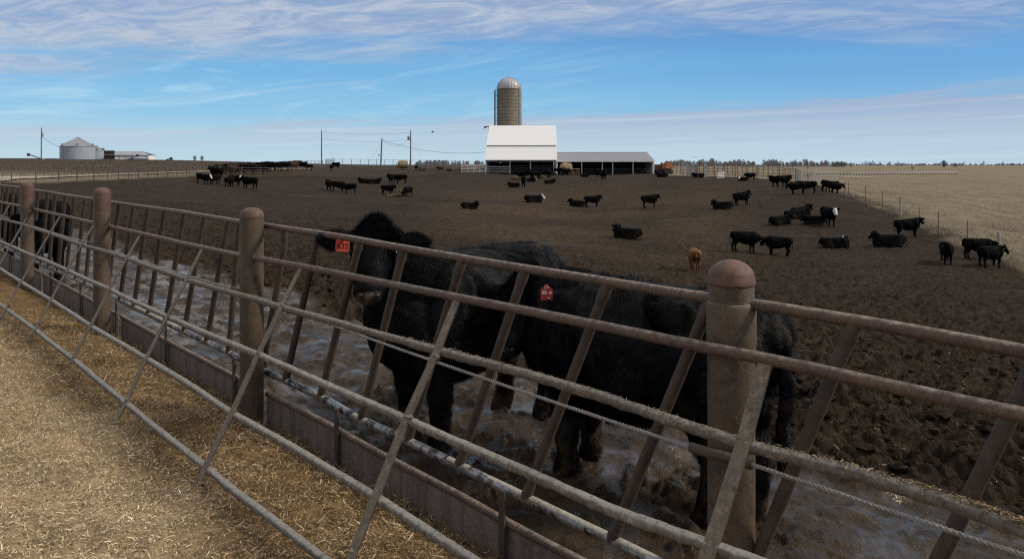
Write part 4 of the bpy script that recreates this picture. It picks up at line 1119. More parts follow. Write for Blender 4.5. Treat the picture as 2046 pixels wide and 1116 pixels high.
def ear_tag_big(cowo, x, y, z, wd, ht, mat, lines, ink, tilt=0, turn=0, notch=True):
    """flexible plastic ear tag hung in the ear, facing the feed alley"""
    c = np.array([(x-CX)/F*z, z, CZ+(HY-y)/F*z])
    vs, n = [], 0
    hw, hh = wd/2, ht/2; r = .16*wd
    out = []
    for cx_, cy_, a0 in ((hw-r,-hh+r,-90),(hw-r,hh-r,0),(-hw+r,hh-r,90),(-hw+r,-hh+r,180)):
        if notch and cy_ > 0:
            out += [(hw*.98, hh*.62),(hw*.45, hh)] if cx_ > 0 else [(-hw*.45, hh),(-hw*.98, hh*.62)]
            continue
        for k in range(5): a = rad(a0+90*k/4); out.append((cx_+r*math.cos(a), cy_+r*math.sin(a)))
    if notch:
        j = [i for i, q_ in enumerate(out) if q_ == (hw*.45, hh)][0]
        out[j+1:j+1] = [(hw*.22, hh*1.28),(-hw*.22, hh*1.28)]
    m = len(out)
    vs = [(px, .0016, py) for px, py in out]+[(px, -.0016, py) for px, py in out]
    fs = [tuple(range(m)), tuple(range(2*m-1, m-1, -1))]+[(i, m+i, m+(i+1)%m, (i+1)%m) for i in range(m)]
    me = MB().add(vs, fs).mesh('ear_tag')
    Mw = Matrix.Translation(Vector(c)) @ Matrix.Rotation(math.atan2(-c[0], c[1])+rad(turn), 4, 'Z') @ Matrix.Rotation(rad(tilt), 4, 'Y')
    inv = cowo.matrix_basis.inverted()
    to = link('ear_tag', me, mat, None, False); to.data.transform(inv@Mw); to.parent = cowo
    if notch: 
        pin = MB().lathe([(.007,-.004),(.007,0),(.004,.003)], (0,0,0), 12); pm_ = pin.mesh('tag_button'); pm_.transform(Matrix.Translation((0,-.002,hh*1.0))@Matrix.Rotation(rad(90),4,'X'))
        b_ = link('tag_button', pm_, mat, None, False); b_.data.transform(inv@Mw); b_.parent = to
    for body, sz, ox, oz, sp in lines:
        tm = text_mesh(body, sz, sp); tm.transform(Matrix.Translation((ox, -.0024, oz))@Matrix.Rotation(rad(90), 4, 'X'))
        t_ = link('number', tm, ink, None, False); t_.data.transform(inv@Mw); t_.parent = to
    return to
bpy.context.view_layer.update()
t1 = ear_tag_big(cow1, 684.5, 489, 4.70, .090, .082, M['tag_orange'], [('635', .054, .002, -.010, .95)], M['ink_black'], tilt=7, turn=16)
t2 = ear_tag_big(cow2, 1092, 586, 4.80, .080, .090, M['tag_red'], [('120', .023, .001, .040, .9), ('65', .036, -.014, .007, .85), ('M', .024, .025, .004, 1), ('26', .019, .012, -.030, .95)], M['ink_white'], tilt=-2, turn=-4)
# ================================================================ barn, silo, sheds
def Rz(a): return np.array([[math.cos(a),-math.sin(a),0],[math.sin(a),math.cos(a),0],[0,0,1]])
def quadbox(mb, a, b, c, d, th):
    """slab: a,b,c,d corners (counter-clockwise seen from outside), given thickness inwards"""
    a, b, c, d = [np.array(p, float) for p in (a, b, c, d)]
    n = unit(np.cross(b-a, d-a))*th
    return mb.add([a,b,c,d,a-n,b-n,c-n,d-n], [(0,1,2,3),(7,6,5,4),(0,4,5,1),(1,5,6,2),(2,6,7,3),(3,7,4,0)])
# --- gambrel barn; local x along the front, y back
bz = 140.0
bl = atz(969, bz); bw = (1112.5-969)/F*bz
barn = empty('barn', (bl[0], bl[1], bl[2]-.1), rad(-1.6), 'white roofed barn with open dark front below a tall silo', 'barn')
EH, BH, RH = 2.95, 5.65, 9.1; D1, D2 = 2.1, 6.6
base_h = CZ+(HY-319)/F*bz - (bl[2]-.1); EH = base_h; BH = EH+(319-291)/F*bz+.1; RH = EH+(319-253)/F*bz+.55
x0, x1 = -.1, bw+.05
def hips(y): return 0
gi = .55                                  # the gable leans in towards the ridge on the left
rf = MB(); quadbox(rf, (x0,-.45,EH-.05),(x1,-.45,EH-.05),(x1,D1,BH),(x0+.28,D1,BH), .08); rf.build('lower_roof', M['barn_roof'], barn, False)
rf = MB(); quadbox(rf, (x0+.22,D1-.28,BH-.10+.13),(x1,D1-.28,BH-.10+.13),(x1-.02,D2,RH),(x0+gi,D2,RH), .08); rf.build('upper_roof', M['barn_roof'], barn, False)
rf = MB(); quadbox(rf, (x1,2*D2-D1,BH),(x0+.28,2*D2-D1,BH),(x0+gi,D2+.01,RH-.01),(x1-.02,D2+.01,RH-.01), .08); quadbox(rf, (x1,2*D2,EH),(x0,2*D2,EH),(x0+.28,2*D2-D1+.01,BH-.01),(x1,2*D2-D1+.01,BH-.01), .08)
rf.build('rear_roof', M['barn_roof'], barn, False)
for xx, s_ in ((x0+.42, -1), (x1-.25, 1)):
    g_ = MB(); pr = [(0,0),(0,EH-.1),(D1,BH-.12),(D2,RH-.15),(2*D2-D1,BH-.12),(2*D2,EH-.1),(2*D2,0)]
    vs = [(xx-.05, y, z) for y, z in pr]+[(xx+.05, y, z) for y, z in pr]; m = len(pr)
    g_.add(vs, [tuple(range(m)), tuple(range(2*m-1,m-1,-1))]+[(i, i+m, (i+1)%m+m, (i+1)%m) for i in range(m)])
    g_.build('gable_wall', M['white_paint'], barn, False)
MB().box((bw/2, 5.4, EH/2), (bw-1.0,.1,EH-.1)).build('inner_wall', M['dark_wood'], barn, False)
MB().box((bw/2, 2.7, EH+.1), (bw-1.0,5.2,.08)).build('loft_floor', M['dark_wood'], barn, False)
MB().box((bw/2, -.10, EH-.22), (bw-.2,.14,.26)).build('eave_beam', M['grey_board'], barn, False)
for px in (971.5, 1019, 1060, 1110.5):
    xx = (px-969)/F*bz
    MB().box((xx, -.05, (EH-.35)/2), (.20,.20,EH-.35)).build('front_post', M['grey_board'], barn, False)
MB().box(((1000-969)/F*bz, -.16, EH-.62), (.45,.04,.14)).build('small_sign_board', M['grey_board'], barn, False)
for zz, xa, xb in ((1.32,971,1019),(.98,971,1019),(.62,971,1019),(.28,971,1019)):
    MB().box(((xa+xb)/2/F*bz-969/F*bz, -.20, zz), ((xb-xa)/F*bz,.05,.10 if zz < 1.3 else .16)).build('front_board', M['grey_board'], barn, False)
for zz in (1.45,1.15,.85,.55,.25):
    MB().box(((1021+1109)/2/F*bz-969/F*bz, -.02, zz), ((1109-1021)/F*bz,.04,.05)).build('front_pipe', M['dark_steel'], barn, False)
MB().box((bw+.02, -.28, (EH-.5)/2-.1), (.22,.12,EH-.5), ).build('corner_trim', M['white_paint'], barn, False)
# hay hood beam at the ridge end
hb = MB(); hb.box((x0+.25, D2, RH-.22), (1.3,.18,.2)); hb.box((x0-.35, D2, RH-.38), (.5,.25,.25)); hb.build('ridge_beam', M['dark_steel'], barn, False)
# --- silo
sz = 156.0; sp = atz(1017, sz); sr = (1041-993)/2/F*sz; st_ = CZ+(HY-178)/F*sz - sp[2]
silo = empty('silo', sp, 0, 'tall concrete stave silo with pale metal dome behind the white barn', 'silo')
MB().lathe([(sr,-.5),(sr,st_)], (0,0,0), 48).build('stave_wall', M['stave'], silo)
hp_ = MB(); z = .5
while z < st_:
    hp_.tube([(sr*1.004*math.cos(a), sr*1.004*math.sin(a), z) for a in np.linspace(0, 2*math.pi, 41)], .022, 5, False); z += .72
hp_.build('steel_hoop', M['dark_steel'], silo)
dm = [(sr*1.03,-.05),(sr*1.03,.1)]+[(sr*1.01*math.cos(a), .1+(sr*.90)*math.sin(a)) for a in np.linspace(0, 1.45, 10)]+[(.25,sr*.92+.1),(.2,sr*.92+.3),(.01,sr*.92+.34)]
MB().lathe(dm, (0,0,st_), 24).build('dome_roof', M['dome'], silo, True, 12)
rb = MB()
for a in np.linspace(0, 2*math.pi, 25)[:-1]: rb.tube([(sr*1.02*math.cos(b)*math.cos(a), sr*1.02*math.cos(b)*math.sin(a), .1+sr*.91*math.sin(b)) for b in np.linspace(0,1.45,8)], .025, 4, False)
rb.v = [(x, y, z+st_) for x, y, z in rb.v]; rb.build('dome_seam', M['galv_roof'], silo)
ch_ = MB(); ca = rad(-28); ch_.lathe([(.62,2),(.62,st_-.1),(.3,st_+.35)], (sr*math.cos(ca)*.93, sr*math.sin(ca)*.93, 0), 16); ch_.build('unloading_chute', M['stave_plain'], silo)
ld = MB(); la = rad(188)
for o in (-.22, .22): ld.tube([((sr+.25)*math.cos(la)-o*math.sin(la)*1.0, (sr+.25)*math.sin(la)+o, 2),((sr+.25)*math.cos(la)-o*math.sin(la), (sr+.25)*math.sin(la)+o, st_)], .05, 6)
z = 2.2
while z < st_: ld.tube([((sr+.25)*math.cos(la), (sr+.25)*math.sin(la)-.22, z),((sr+.25)*math.cos(la), (sr+.25)*math.sin(la)+.22, z)], .035, 5); z += .6
ld.tube([((sr+.5)*math.cos(la), (sr+.5)*math.sin(la)-.3, 2),((sr+.5)*math.cos(la), (sr+.5)*math.sin(la)-.3, st_-.4)], .11, 8)
for z in np.arange(3, st_, 2.6): ld.tube([(sr*math.cos(la), sr*math.sin(la), z),((sr+.5)*math.cos(la), (sr+.5)*math.sin(la)-.3, z)], .04, 5)
ld.build('ladder', M['dark_steel'], silo)
# --- long low shed to the right
hz_ = 144.0; hl = atz(1112, hz_); hw_ = (1306-1112)/F*hz_
shed = empty('open_shed', (hl[0], hl[1], hl[2]-.15), rad(-1.0), 'long low open cattle shed with grey roof right of the white barn', 'shed')
HE = CZ+(HY-321.5)/F*hz_ - hl[2]+.15; HR = HE+1.75
rf = MB(); quadbox(rf, (-.1,-.5,HE+.08),(hw_,-.5,HE+.08),(hw_-.45,5.2,HR),(-.1,5.2,HR), .06); rf.build('front_roof', M['shed_roof'], shed, False)
rf = MB(); quadbox(rf, (hw_,10.6,HE+.05),(-.1,10.6,HE+.05),(-.1,5.21,HR-.01),(hw_-.45,5.21,HR-.01), .06); rf.build('rear_roof', M['shed_roof'], shed, False)
MB().box((hw_/2-.05,5.2,HR+.04),(hw_-.5,.3,.07)).build('ridge_cap', M['white_paint'], shed, False)
MB().box((hw_/2-.05,-.53,HE-.05),(hw_+.1,.06,.26)).build('fascia', M['white_paint'], shed, False)
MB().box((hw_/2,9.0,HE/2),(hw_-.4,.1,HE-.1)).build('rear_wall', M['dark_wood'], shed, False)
g_ = MB(); pr = [(-.35,0),(-.35,HE-.1),(5.2,HR-.12),(10.5,HE-.1),(10.5,0)]
vs = [(hw_-.32, y, z) for y, z in pr]+[(hw_-.24, y, z) for y, z in pr]; m = 5
g_.add(vs, [tuple(range(m)), tuple(range(2*m-1,m-1,-1))]+[(i, i+m, (i+1)%m+m, (i+1)%m) for i in range(m)]); g_.build('end_wall', M['white_paint'], shed, False)
MB().box((hw_-.16,-.47,HE/2-.1),(.2,.1,HE-.2)).build('corner_trim', M['white_paint'], shed, False)
for px in (1162,1203,1223.5,1264):
    MB().box(((px-1112)/F*hz_,-.3,HE/2-.1),(.2,.2,HE-.1)).build('shed_post', M['grey_board'], shed, False)
for zz in (1.2,.8,.4): MB().box((hw_/2+2.5,-.1,zz),(hw_-5.5,.05,.07)).build('feed_rail', M['dark_steel'], shed, False)
# --- grain bins and buildings on the left hill
gzz = 232.0
def grain_bin(px0, px1, eave, peak, z, label):
    cx_ = (px0+px1)/2; p = atz(cx_, z); r = (px1-px0)/2/F*z
    o = empty('grain_bin', p, 0, label, 'grain bin'); he = CZ+(HY-eave)/F*z-p[2]; hp = CZ+(HY-peak)/F*z-p[2]
    MB().lathe([(r,-1),(r,he)], (0,0,0), 40).build('bin_wall', M['galv'], o)
    MB().lathe([(r*1.03,he-.05),(r*.12,hp-.15),(r*.12,hp+.1),(.02,hp+.2)], (0,0,0), 40, False).build('bin_roof', M['galv_roof'], o, False)
    rb = MB()
    for a in np.linspace(0, 2*math.pi, 33)[:-1]: rb.tube([(r*1.03*math.cos(a), r*1.03*math.sin(a), he),(r*.12*math.cos(a), r*.12*math.sin(a), hp-.1)], .07, 4)
    rb.build('roof_rib', M['galv'], o)
    for a in (175, 5, 240, 300):
        vv = MB(); vv.box((r*.9*math.cos(rad(a)), r*.9*math.sin(rad(a)), he+.55), (.7,.7,.6), Rz(rad(a))); vv.build('roof_vent', M['galv_roof'], o, False)
    ld = MB()
    xx, yy = r*math.cos(rad(247)), r*math.sin(rad(247))
    for o_ in (-.2,.2): ld.tube([(xx+o_, yy-.12, 0),(xx+o_, yy-.12, he)], .04, 5)
    ld.build('bin_ladder', M['galv'], o); return o
grain_bin(124,186.5,292.5,275,232,'big grey grain bin with ribbed cone roof on the left hill')
grain_bin(178,207,300.5,291,252,'smaller grey grain bin partly behind the big one')
mz = 246.0; mp = atz(208, mz); mw = (289-208)/F*mz
ms = empty('machine_shed', mp, rad(16), 'white machine shed with open dark door beside the grain bins', 'shed')
mh = CZ+(HY-309.5)/F*mz-mp[2]; mr = CZ+(HY-301)/F*mz-mp[2]; gl = 7.5
fr = MB(); pr = [(0,-1),(0,mh),(gl*.28,mr),(gl,mh+.55),(gl,-1)]
wl_ = MB(); wl_.box((mw/2, 6, mh/2-.5), (mw, 12, mh+1)); wl_.build('shed_wall', M['white_paint'], ms, False)
rf = MB(); quadbox(rf, (-.3,-.4,mh),(mw+.4,-.4,mh-.1),(mw*.78,6,mr),(.8,6,mr), .1); quadbox(rf, (mw+.4,12.4,mh),(-.3,12.4,mh),(.8,6.02,mr-.02),(mw*.78,6.02,mr-.02), .1); rf.build('shed_roof', M['galv_roof'], ms, False)
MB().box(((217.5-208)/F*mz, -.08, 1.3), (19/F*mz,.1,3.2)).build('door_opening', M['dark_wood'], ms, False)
for i in range(5): MB().box(((236+i*11-208)/F*mz, -.05, mh/2), (.12,.06,mh)).build('wall_batten', M['galv'], ms, False)
lp = atz(252, 238); lw = (297-252)/F*238; 
lt = empty('lean_to', lp, rad(5), 'low grey roofed lean to in front of the white machine shed', 'shed')
lh = CZ+(HY-313.0)/F*238-lp[2]
w_ = MB(); w_.box((lw/2, 2.5, lh*.28), (lw*.9, 5, lh*.62)); w_.build('shed_wall', M['white_paint'], lt, False)
rf = MB(); quadbox(rf, (-.2,-.3,lh*.42),(lw,-.3,lh*.3),(lw*.62,2.5,lh),(lw*.32,2.5,lh), .1); rf.build('shed_roof', M['galv_roof'], lt, False)
def auger(pa, pb, z, label):
    a = np.array([(pa[0]-CX)/F*z, z, CZ+(HY-pa[1])/F*z]); b = np.array([(pb[0]-CX)/F*z, z+1, CZ+(HY-pb[1])/F*z])
    o = empty('grain_auger', (b[0], b[1], gz(b[0], b[1])), 0, label, 'auger'); off = np.array(o.location)
    MB().tube([a-off, b-off], .2, 8).build('auger_tube', M['galv_roof'], o)
    MB().box(a-off+np.array([0,0,-.15]), (.7,.5,.8)).build('auger_spout', M['dark_steel'], o, False)
    m = a*.45+b*.55-off; MB().tube([m, (m[0]+.3, m[1], gz(a[0], a[1])-off[2])], .08, 6).build('auger_leg', M['dark_steel'], o)
auger((57,308),(90,321),214,'sloping grain auger left of the utility pole on the hill')
auger((342,316),(322,322),226,'small sloping grain auger right of the white machine shed')
auger((275,310),(248,321),236,'grain auger leaning across the lean to roof')
# ================================================================ poles and wires
def pole(px, top, z, label, lean=0, xf=False, arm=False):
    p = atz(px, z); h = CZ+(HY-top)/F*z-p[2]
    o = empty('utility_pole', p, 0, label, 'utility pole')
    MB().tube([(0,0,-.5),(lean*h*.5,0,h*.5),(lean*h,0,h)], [.17,.15,.12], 10).build('pole_shaft', M['pole'], o)
    if arm: MB().box((lean*h,-.1,h-.9),(1.6,.12,.14)).build('crossarm', M['pole'], o, False)
    ins = MB(); ins.lathe([(.05,0),(.09,.08),(.05,.22),(.09,.28),(.02,.36)], (lean*h,0,h), 8); ins.build('insulator', M['dark_steel'], o)
    if xf: MB().lathe([(.01,-1.0),(.30,-1.0),(.33,-.9),(.33,-.1),(.25,0),(.06,.03),(.06,.2)], (xf,-.30,h-1.3), 14).build('transformer', M['stave_plain'], o)
    return p+np.array([lean*h,0,h])
T1 = pole(82.5,257,211,'utility pole with transformer left of the big grain bin',0.004,.45)
T2 = pole(642.5,262,205,'plain utility pole standing alone above the inner fence')
T3 = pole(760.5,278,160,'short leaning utility pole between two taller ones',.045)
T4 = pole(820.5,262,186,'utility pole with grey transformer above the hay ring',0,-.45)
def wire(a, b, sg, name, label, r=.022, cat='cable'):
    a, b = np.array(a), np.array(b); L_ = [a+(b-a)*t-np.array([0,0,sg*4*t*(1-t)]) for t in np.linspace(0, 1, 25)]
    o = MB().tube(L_, r, 5, False).build(name, M['wire']); tag(o, label, cat)
def pz(x, y, z): return np.array([(x-CX)/F*z, z, CZ+(HY-y)/F*z])
wire(T1+np.array([.1,0,-2]), pz(126,292,228), .9, 'power_line', 'wire drooping from the left pole to the big grain bin', .04)
wire(T2+np.array([0,0,-.2]), T4+np.array([0,0,-.3]), .55, 'power_line', 'upper line between the lone pole and the transformer pole')
wire(T2+np.array([0,0,-2.0]), T4+np.array([0,0,-2.0]), .75, 'power_line', 'lower line between the lone pole and the transformer pole', .018)
wire(T3+np.array([0,0,-.15]), T4+np.array([-.3,0,-1.7]), 1.6, 'power_line', 'deeply sagging wire between the leaning pole and the transformer pole', .03)
wire(T3+np.array([0,0,-.15]), pz(969,304,141), 1.15, 'power_line', 'long wire from the leaning pole to the barn wall', .03)
for a, b, lab in ((T2+np.array([0,0,-2.4]), (677,323,205), 'guy wire right of the lone pole'),(T3+np.array([0,0,-.5]), (733,327,160), 'guy wire left of the leaning pole'),(T4+np.array([0,0,-1.9]), (853,328,186), 'guy wire right of the transformer pole')):
    p = atz(b[0], b[2]); wire(a, p, 0, 'guy_wire', lab, .014)
# ================================================================ fences
def run(px, step):
    """walk along ground points given as (px, z)"""
    pts = [np.array(atz(x, z)[:2]) for x, z in px]; out = [pts[0]]; carry = 0
    for a, b in zip(pts[:-1], pts[1:]):
        L_ = np.linalg.norm(b-a); d = step-carry
        while d <= L_: out.append(a+(b-a)*d/L_); d += step
        carry = L_-(d-step)
    return out
def pipe_fence(name, label, px, step, H, rails, rp=.045, rr=.022, mids=0, mat='fence_far', toprail=True):
    pts = run(px, step); P3 = [np.array([p[0], p[1], gz(*p)]) for p in pts]
    o = empty(name, P3[len(P3)//2], 0, label, 'fence'); off = np.array(o.location)
    for p in P3:
        MB().tube([p-off-np.array([0,0,.3]), p-off+np.array([random.uniform(-.03,.03),0,H+random.uniform(.0,.07)])], rp, 7).build('fence_post', M[mat], o)
    for k, hgt in enumerate(rails):
        MB().tube([p-off+np.array([0,-.05,hgt]) for p in P3], rr if k else rr*1.3, 5, False).build('fence_rail', M[mat], o)
    if mids:
        mm = MB()
        for a, b in zip(P3[:-1], P3[1:]):
            for k in range(1, mids+1):
                q_ = a+(b-a)*k/(mids+1); q_[2] = gz(q_[0], q_[1]); mm.tube([q_-off, q_-off+np.array([0,0,H-.08])], .016, 4, False)
        s_ = mm.build('fence_stay', M[mat], o)
    return o
pipe_fence('pipe_fence', 'long rusty pipe and wire fence along the left edge of the yard', [(-90,58),(35,63),(126,67.5),(205,73),(268,80),(324,87),(374,93),(420,98.5)], 2.35, 1.42, (1.38,1.1,.84,.58,.32), .05, .014, 2)
pipe_fence('pipe_fence', 'pipe fence continuing behind the row of cattle to the skyline', [(424,99),(470,108),(520,117),(570,127),(610,138),(648,150)], 2.5, 1.42, (1.38,1.1,.84,.58,.32), .05, .014, 1)
pipe_fence('pipe_fence', 'skyline pipe fence behind the hay ring left of the barn', [(650,150),(668,168),(720,170),(800,168),(880,166),(968,163)], 2.0, 1.6, (1.56,1.1,.6), .05, .02, 0)
pipe_fence('inner_fence', 'inner pipe fence of five rails crossing the yard to the barn', [(440,97),(507,101),(551,105),(594,108.5),(636,111.5),(677,115),(714,118.5),(756,122),(806,127),(856,133),(924,139.5)], 3.15, 1.5, (1.42,1.15,.88,.6,.32), .055, .024, 0)
# white gate left of the barn
def gate(px0, px1, z0, z1, H, label, mat='white_paint', bars=6, ups=5, name='gate'):
    a, b = atz(px0, z0), atz(px1, z1); o = empty(name, a, 0, label, 'gate')
    d = b-a; d[2] = gz(b[0], b[1])-gz(a[0], a[1])
    for i in range(bars): 
        h = .18+(H-.18)*i/(bars-1); MB().tube([np.array([0,0,h]), d+np.array([0,0,h])], .032, 6).build('gate_bar', M[mat], o)
    for i in range(ups): 
        q_ = d*i/(ups-1); MB().box(q_+np.array([0,-.04,H/2+.05]), (.07,.05,H)).build('gate_upright', M[mat], o, False)
    return o
gate(922,970,139,139.6,1.55,'white pipe gate joined to the left corner of the barn')
# corral on the right
zc = 112.0
pipe_fence('corral_fence', 'near rusty corral fence right of the orange machine', [(1372,118),(1395,106),(1450,103.5),(1510,102),(1560,101),(1596,96)], 1.45, 1.75, (1.7,1.3,.9,.5), .055, .025, 0)
pipe_fence('corral_fence', 'back corral fence of close upright pipes behind the grey panels', [(1345,136),(1400,131),(1460,128),(1520,126),(1590,122)], .85, 1.85, (1.8,1.2,.6), .055, .025, 0)
pipe_fence('corral_fence', 'pale corral rail fence at the yard corner before the bare sapling', [(1590,106),(1600,92),(1640,98),(1690,104)], 2.4, 1.7, (1.6,1.2,.8,.4), .06, .022, 0, 'grey_board')
def panel(px, z, w_, h_, label, tilt=0, mat='grey_board', yaw=0):
    p = atz(px, z); o = empty('board_gate', p, rad(yaw), label, 'gate')
    n = max(2, int(w_/.28))
    for i in range(n):
        q_ = MB(); q_.box(((i+.5)*w_/n-w_/2, 0, h_/2+.08), (w_/n*.86,.05,h_)); c = q_.build('gate_board', M[mat], o, False); c.rotation_euler = (rad(tilt),0,0)
    fr = MB(); fr.tube([(-w_/2,-.05,h_*.9),(w_/2,-.05,h_*.9)], .04, 6); fr.tube([(-w_/2,-.05,h_*.25),(w_/2,-.05,h_*.25)], .04, 6); fr.build('gate_frame', M['rail_metal'], o)
panel(1386.5,109,1.0,2.0,'wide grey board panel in the corral, the broadest'); panel(1364,117,.5,2.0,'narrow pale panel nearest the orange machine'); panel(1373.5,112,.34,1.9,'thin pale panel left of the broadest grey one')
panel(1410,104,.42,1.9,'thin grey panel right of the broadest one')
gate(1434,1447,101,103,.9,'low white gate leaning in the corral','white_paint',5,3)
# woven wire fence along the pasture
wf = empty('wire_fence', (RF1[0], RF1[1], gz(*RF1)), 0, 'wire fence of thin steel posts between the mud yard and the dry pasture', 'fence'); off = np.array(wf.location)
pts = []
for i, (px, z, kind) in enumerate([(1693,75,'w'),(1700,73.5,'t'),(1727,66,'t'),(1760,60,'t'),(1798,54.6,'w'),(1840,50,'t'),(1886,46,'t'),(1943,41,'t'),(2003,36.8,'w'),(2072,33,'t'),(2150,29.5,'t')]):
    X_ = float(rf_x(z)); p = np.array([X_, z, gz(X_, z)]); pts.append(p)
    if kind == 'w': MB().tube([p-off-np.array([0,0,.3]), p-off+np.array([0,0,1.48])], [.085,.075], 10).build('wood_post', M['wood_post'], wf)
    else:
        t_ = MB(); t_.box(p-off+np.array([0,0,.62]), (.045,.012,1.6)); t_.box(p-off+np.array([0,.018,.62]), (.012,.03,1.6)); t_.build('steel_post', M['tpost'], wf, False)
for h in (.25,.5,.8,1.15): MB().tube([p-off+np.array([0,0,h]) for p in pts], .0035, 4, False).build('fence_wire', M['wire'], wf)
# guardrail, road signs
gp = run([(1592,292),(1700,292),(1800,296),(1916,302)], 1.32)
gd = empty('guardrail', (gp[0][0], gp[0][1], gz(*gp[0])), 0, 'long pale guardrail on short dark posts beside the highway', 'guardrail'); off = np.array(gd.location)
for p in gp:
    q_ = np.array([p[0], p[1], gz(*p)])-off; MB().box(q_+np.array([0,0,.45]), (.34,.2,1.0)).build('guardrail_post', M['dark_steel'], gd, False)
MB().add(*(lambda P_: ([tuple(p+np.array([0,dy,dz_])) for p in P_ for dy, dz_ in ((-.14,.5),(-.2,.62),(-.14,.74),(-.2,.86),(-.14,.98))], [(i*5+j,(i+1)*5+j,(i+1)*5+j+1,i*5+j+1) for i in range(len(P_)-1) for j in range(4)]))([np.array([p[0],p[1],gz(*p)])-off for p in gp])).build('rail_beam', M['rail_metal'], gd, False)
def sign(px, z, top, sz_, mat, label):
    p = atz(px, z); h = CZ+(HY-top)/F*z-p[2]; o = empty('road_sign', p, 0, label, 'road sign')
    MB().box((0,.06,h/2),(.09,.06,h)).build('sign_post', M['dark_steel'], o, False)
    MB().box((0,0,h-sz_*.7),(sz_,.04,sz_), np.array([[math.cos(rad(45)),0,-math.sin(rad(45))],[0,1,0],[math.sin(rad(45)),0,math.cos(rad(45))]])).build('sign_face', mat, o, False)
sign(1757,310,333,.9,M['yellow'],'small yellow diamond road sign beyond the guardrail'); sign(1823,300,332,1.0,M['sign_back'],'grey back of a diamond road sign beyond the guardrail')
# ================================================================ hay, machines
def bale(px, z, w_, h_, label, ring=True):
    p = atz(px, z); o = empty('hay_bale', p, rad(15), label, 'hay bale'); mb = MB(); n = 26; vs, fs = [], []
    for i, x in enumerate(np.linspace(-w_/2, w_/2, 9)):
        for k in range(n):
            a = 2*math.pi*k/n; r_ = h_/2*(1-.10*abs(2*x/w_)**6)*(1+.05*math.sin(3*a+i)+.05*(random.random()-.5)); sq = 1-.12*max(0,-math.sin(a))
            vs.append((x+.06*(random.random()-.5), r_*math.cos(a)*1.02, h_/2-.03+r_*math.sin(a)*sq))
    for i in range(8):
        for k in range(n): fs.append((i*n+k,(i+1)*n+k,(i+1)*n+(k+1)%n,i*n+(k+1)%n))
    fs += [tuple(range(n-1,-1,-1)), tuple(8*n+k for k in range(n))]; mb.add(vs, fs); mb.build('bale_roll', M['bale'], o, True, 60)
    lo_ = MB()
    for k in range(420):
        a = random.uniform(-.4,1.2)*math.pi; x = random.uniform(-w_/2, w_/2*1.5); r_ = h_/2*random.uniform(.96,1.06)
        c = np.array([x, r_*math.cos(a), max(.05, h_/2+r_*math.sin(a))]) if abs(x) < w_/2 else np.array([x, random.uniform(-.6,.6), random.uniform(.02,.9)*random.random()])
        d = np.array([random.uniform(-1,1), random.uniform(-1,1), random.uniform(-1.2,.3)])*.14
        sd = np.cross(d, [0,.3,1]); sd = sd/np.linalg.norm(sd)*.03; lo_.add([c-sd, c+sd, c+d], [(0,1,2)])
    lo_.build('loose_hay', M['strawpile'], o, False)
    return o, p
b1, bp1 = bale(1131,142.3,1.9,2.3,'big round hay bale between the barn corner and the shed')
b2, bp2 = bale(805,150,1.9,1.75,'round hay bale in the feeder ring on the skyline below the poles')
def ring_feeder(p, r, label):
    o = empty('ring_feeder', p, 0, label, 'feeder')
    for h in (.15,.62,1.1): MB().tube([(r*math.cos(a), r*math.sin(a), h) for a in np.linspace(0,2*math.pi,29)], .035, 6, False).build('feeder_hoop', M['rail_metal'] if h > 1 else M['fence_far'], o)
    for a in np.linspace(0,2*math.pi,17)[:-1]: MB().tube([(r*math.cos(a), r*math.sin(a), .15),(r*math.cos(a+.1), r*math.sin(a+.1), 1.1)], .025, 5).build('feeder_bar', M['fence_far'], o)
ring_feeder(bp2, 1.35, 'round bar feeder around the hay bale on the skyline')
ring_feeder(bp1+np.array([1.3,-.2,0]), 1.3, 'round bar feeder by the big hay bale near the barn corner')
def hay_heap(px, z, w_, h_, label, n=500):
    p = atz(px, z); mb = MB()
    for k in range(n):
        a = random.uniform(0,2*math.pi); r_ = math.sqrt(random.random()); c = np.array([r_*math.cos(a)*w_/2, r_*math.sin(a)*w_/3, h_*(1-r_)*random.random()+.02+.05*(random.random())])
        c[2] += gz(p[0]+c[0], p[1]+c[1])-p[2]
        d = np.array([random.uniform(-1,1), random.uniform(-1,1), random.uniform(-.2,.6)])*.22; sd = np.cross(d, [0,.4,1]); sd = sd/np.linalg.norm(sd)*.05
        mb.add([c-sd, c+sd, c+d], [(0,1,2)])
    o = mb.build('hay_heap', M['strawpile'], None, False); o.location = p; tag(o, label, 'hay')
hay_heap(797,79.5,2.6,.35,'pale scraps of hay between two cows in the middle of the yard'); hay_heap(790,89,5.5,.12,'thin pale hay strewn below the lying cows by the inner fence', 260)
hay_heap(1079,119,2.0,.9,'small hay heap between the cows feeding before the barn'); hay_heap(1031,113,1.6,.7,'small hay heap left of the cow facing us before the barn'); hay_heap(1146,141,2.4,.8,'loose hay pulled from the right side of the big bale')
hay_heap(812,140,3.5,.12,'pale hay strewn below the feeder ring on the skyline',260)
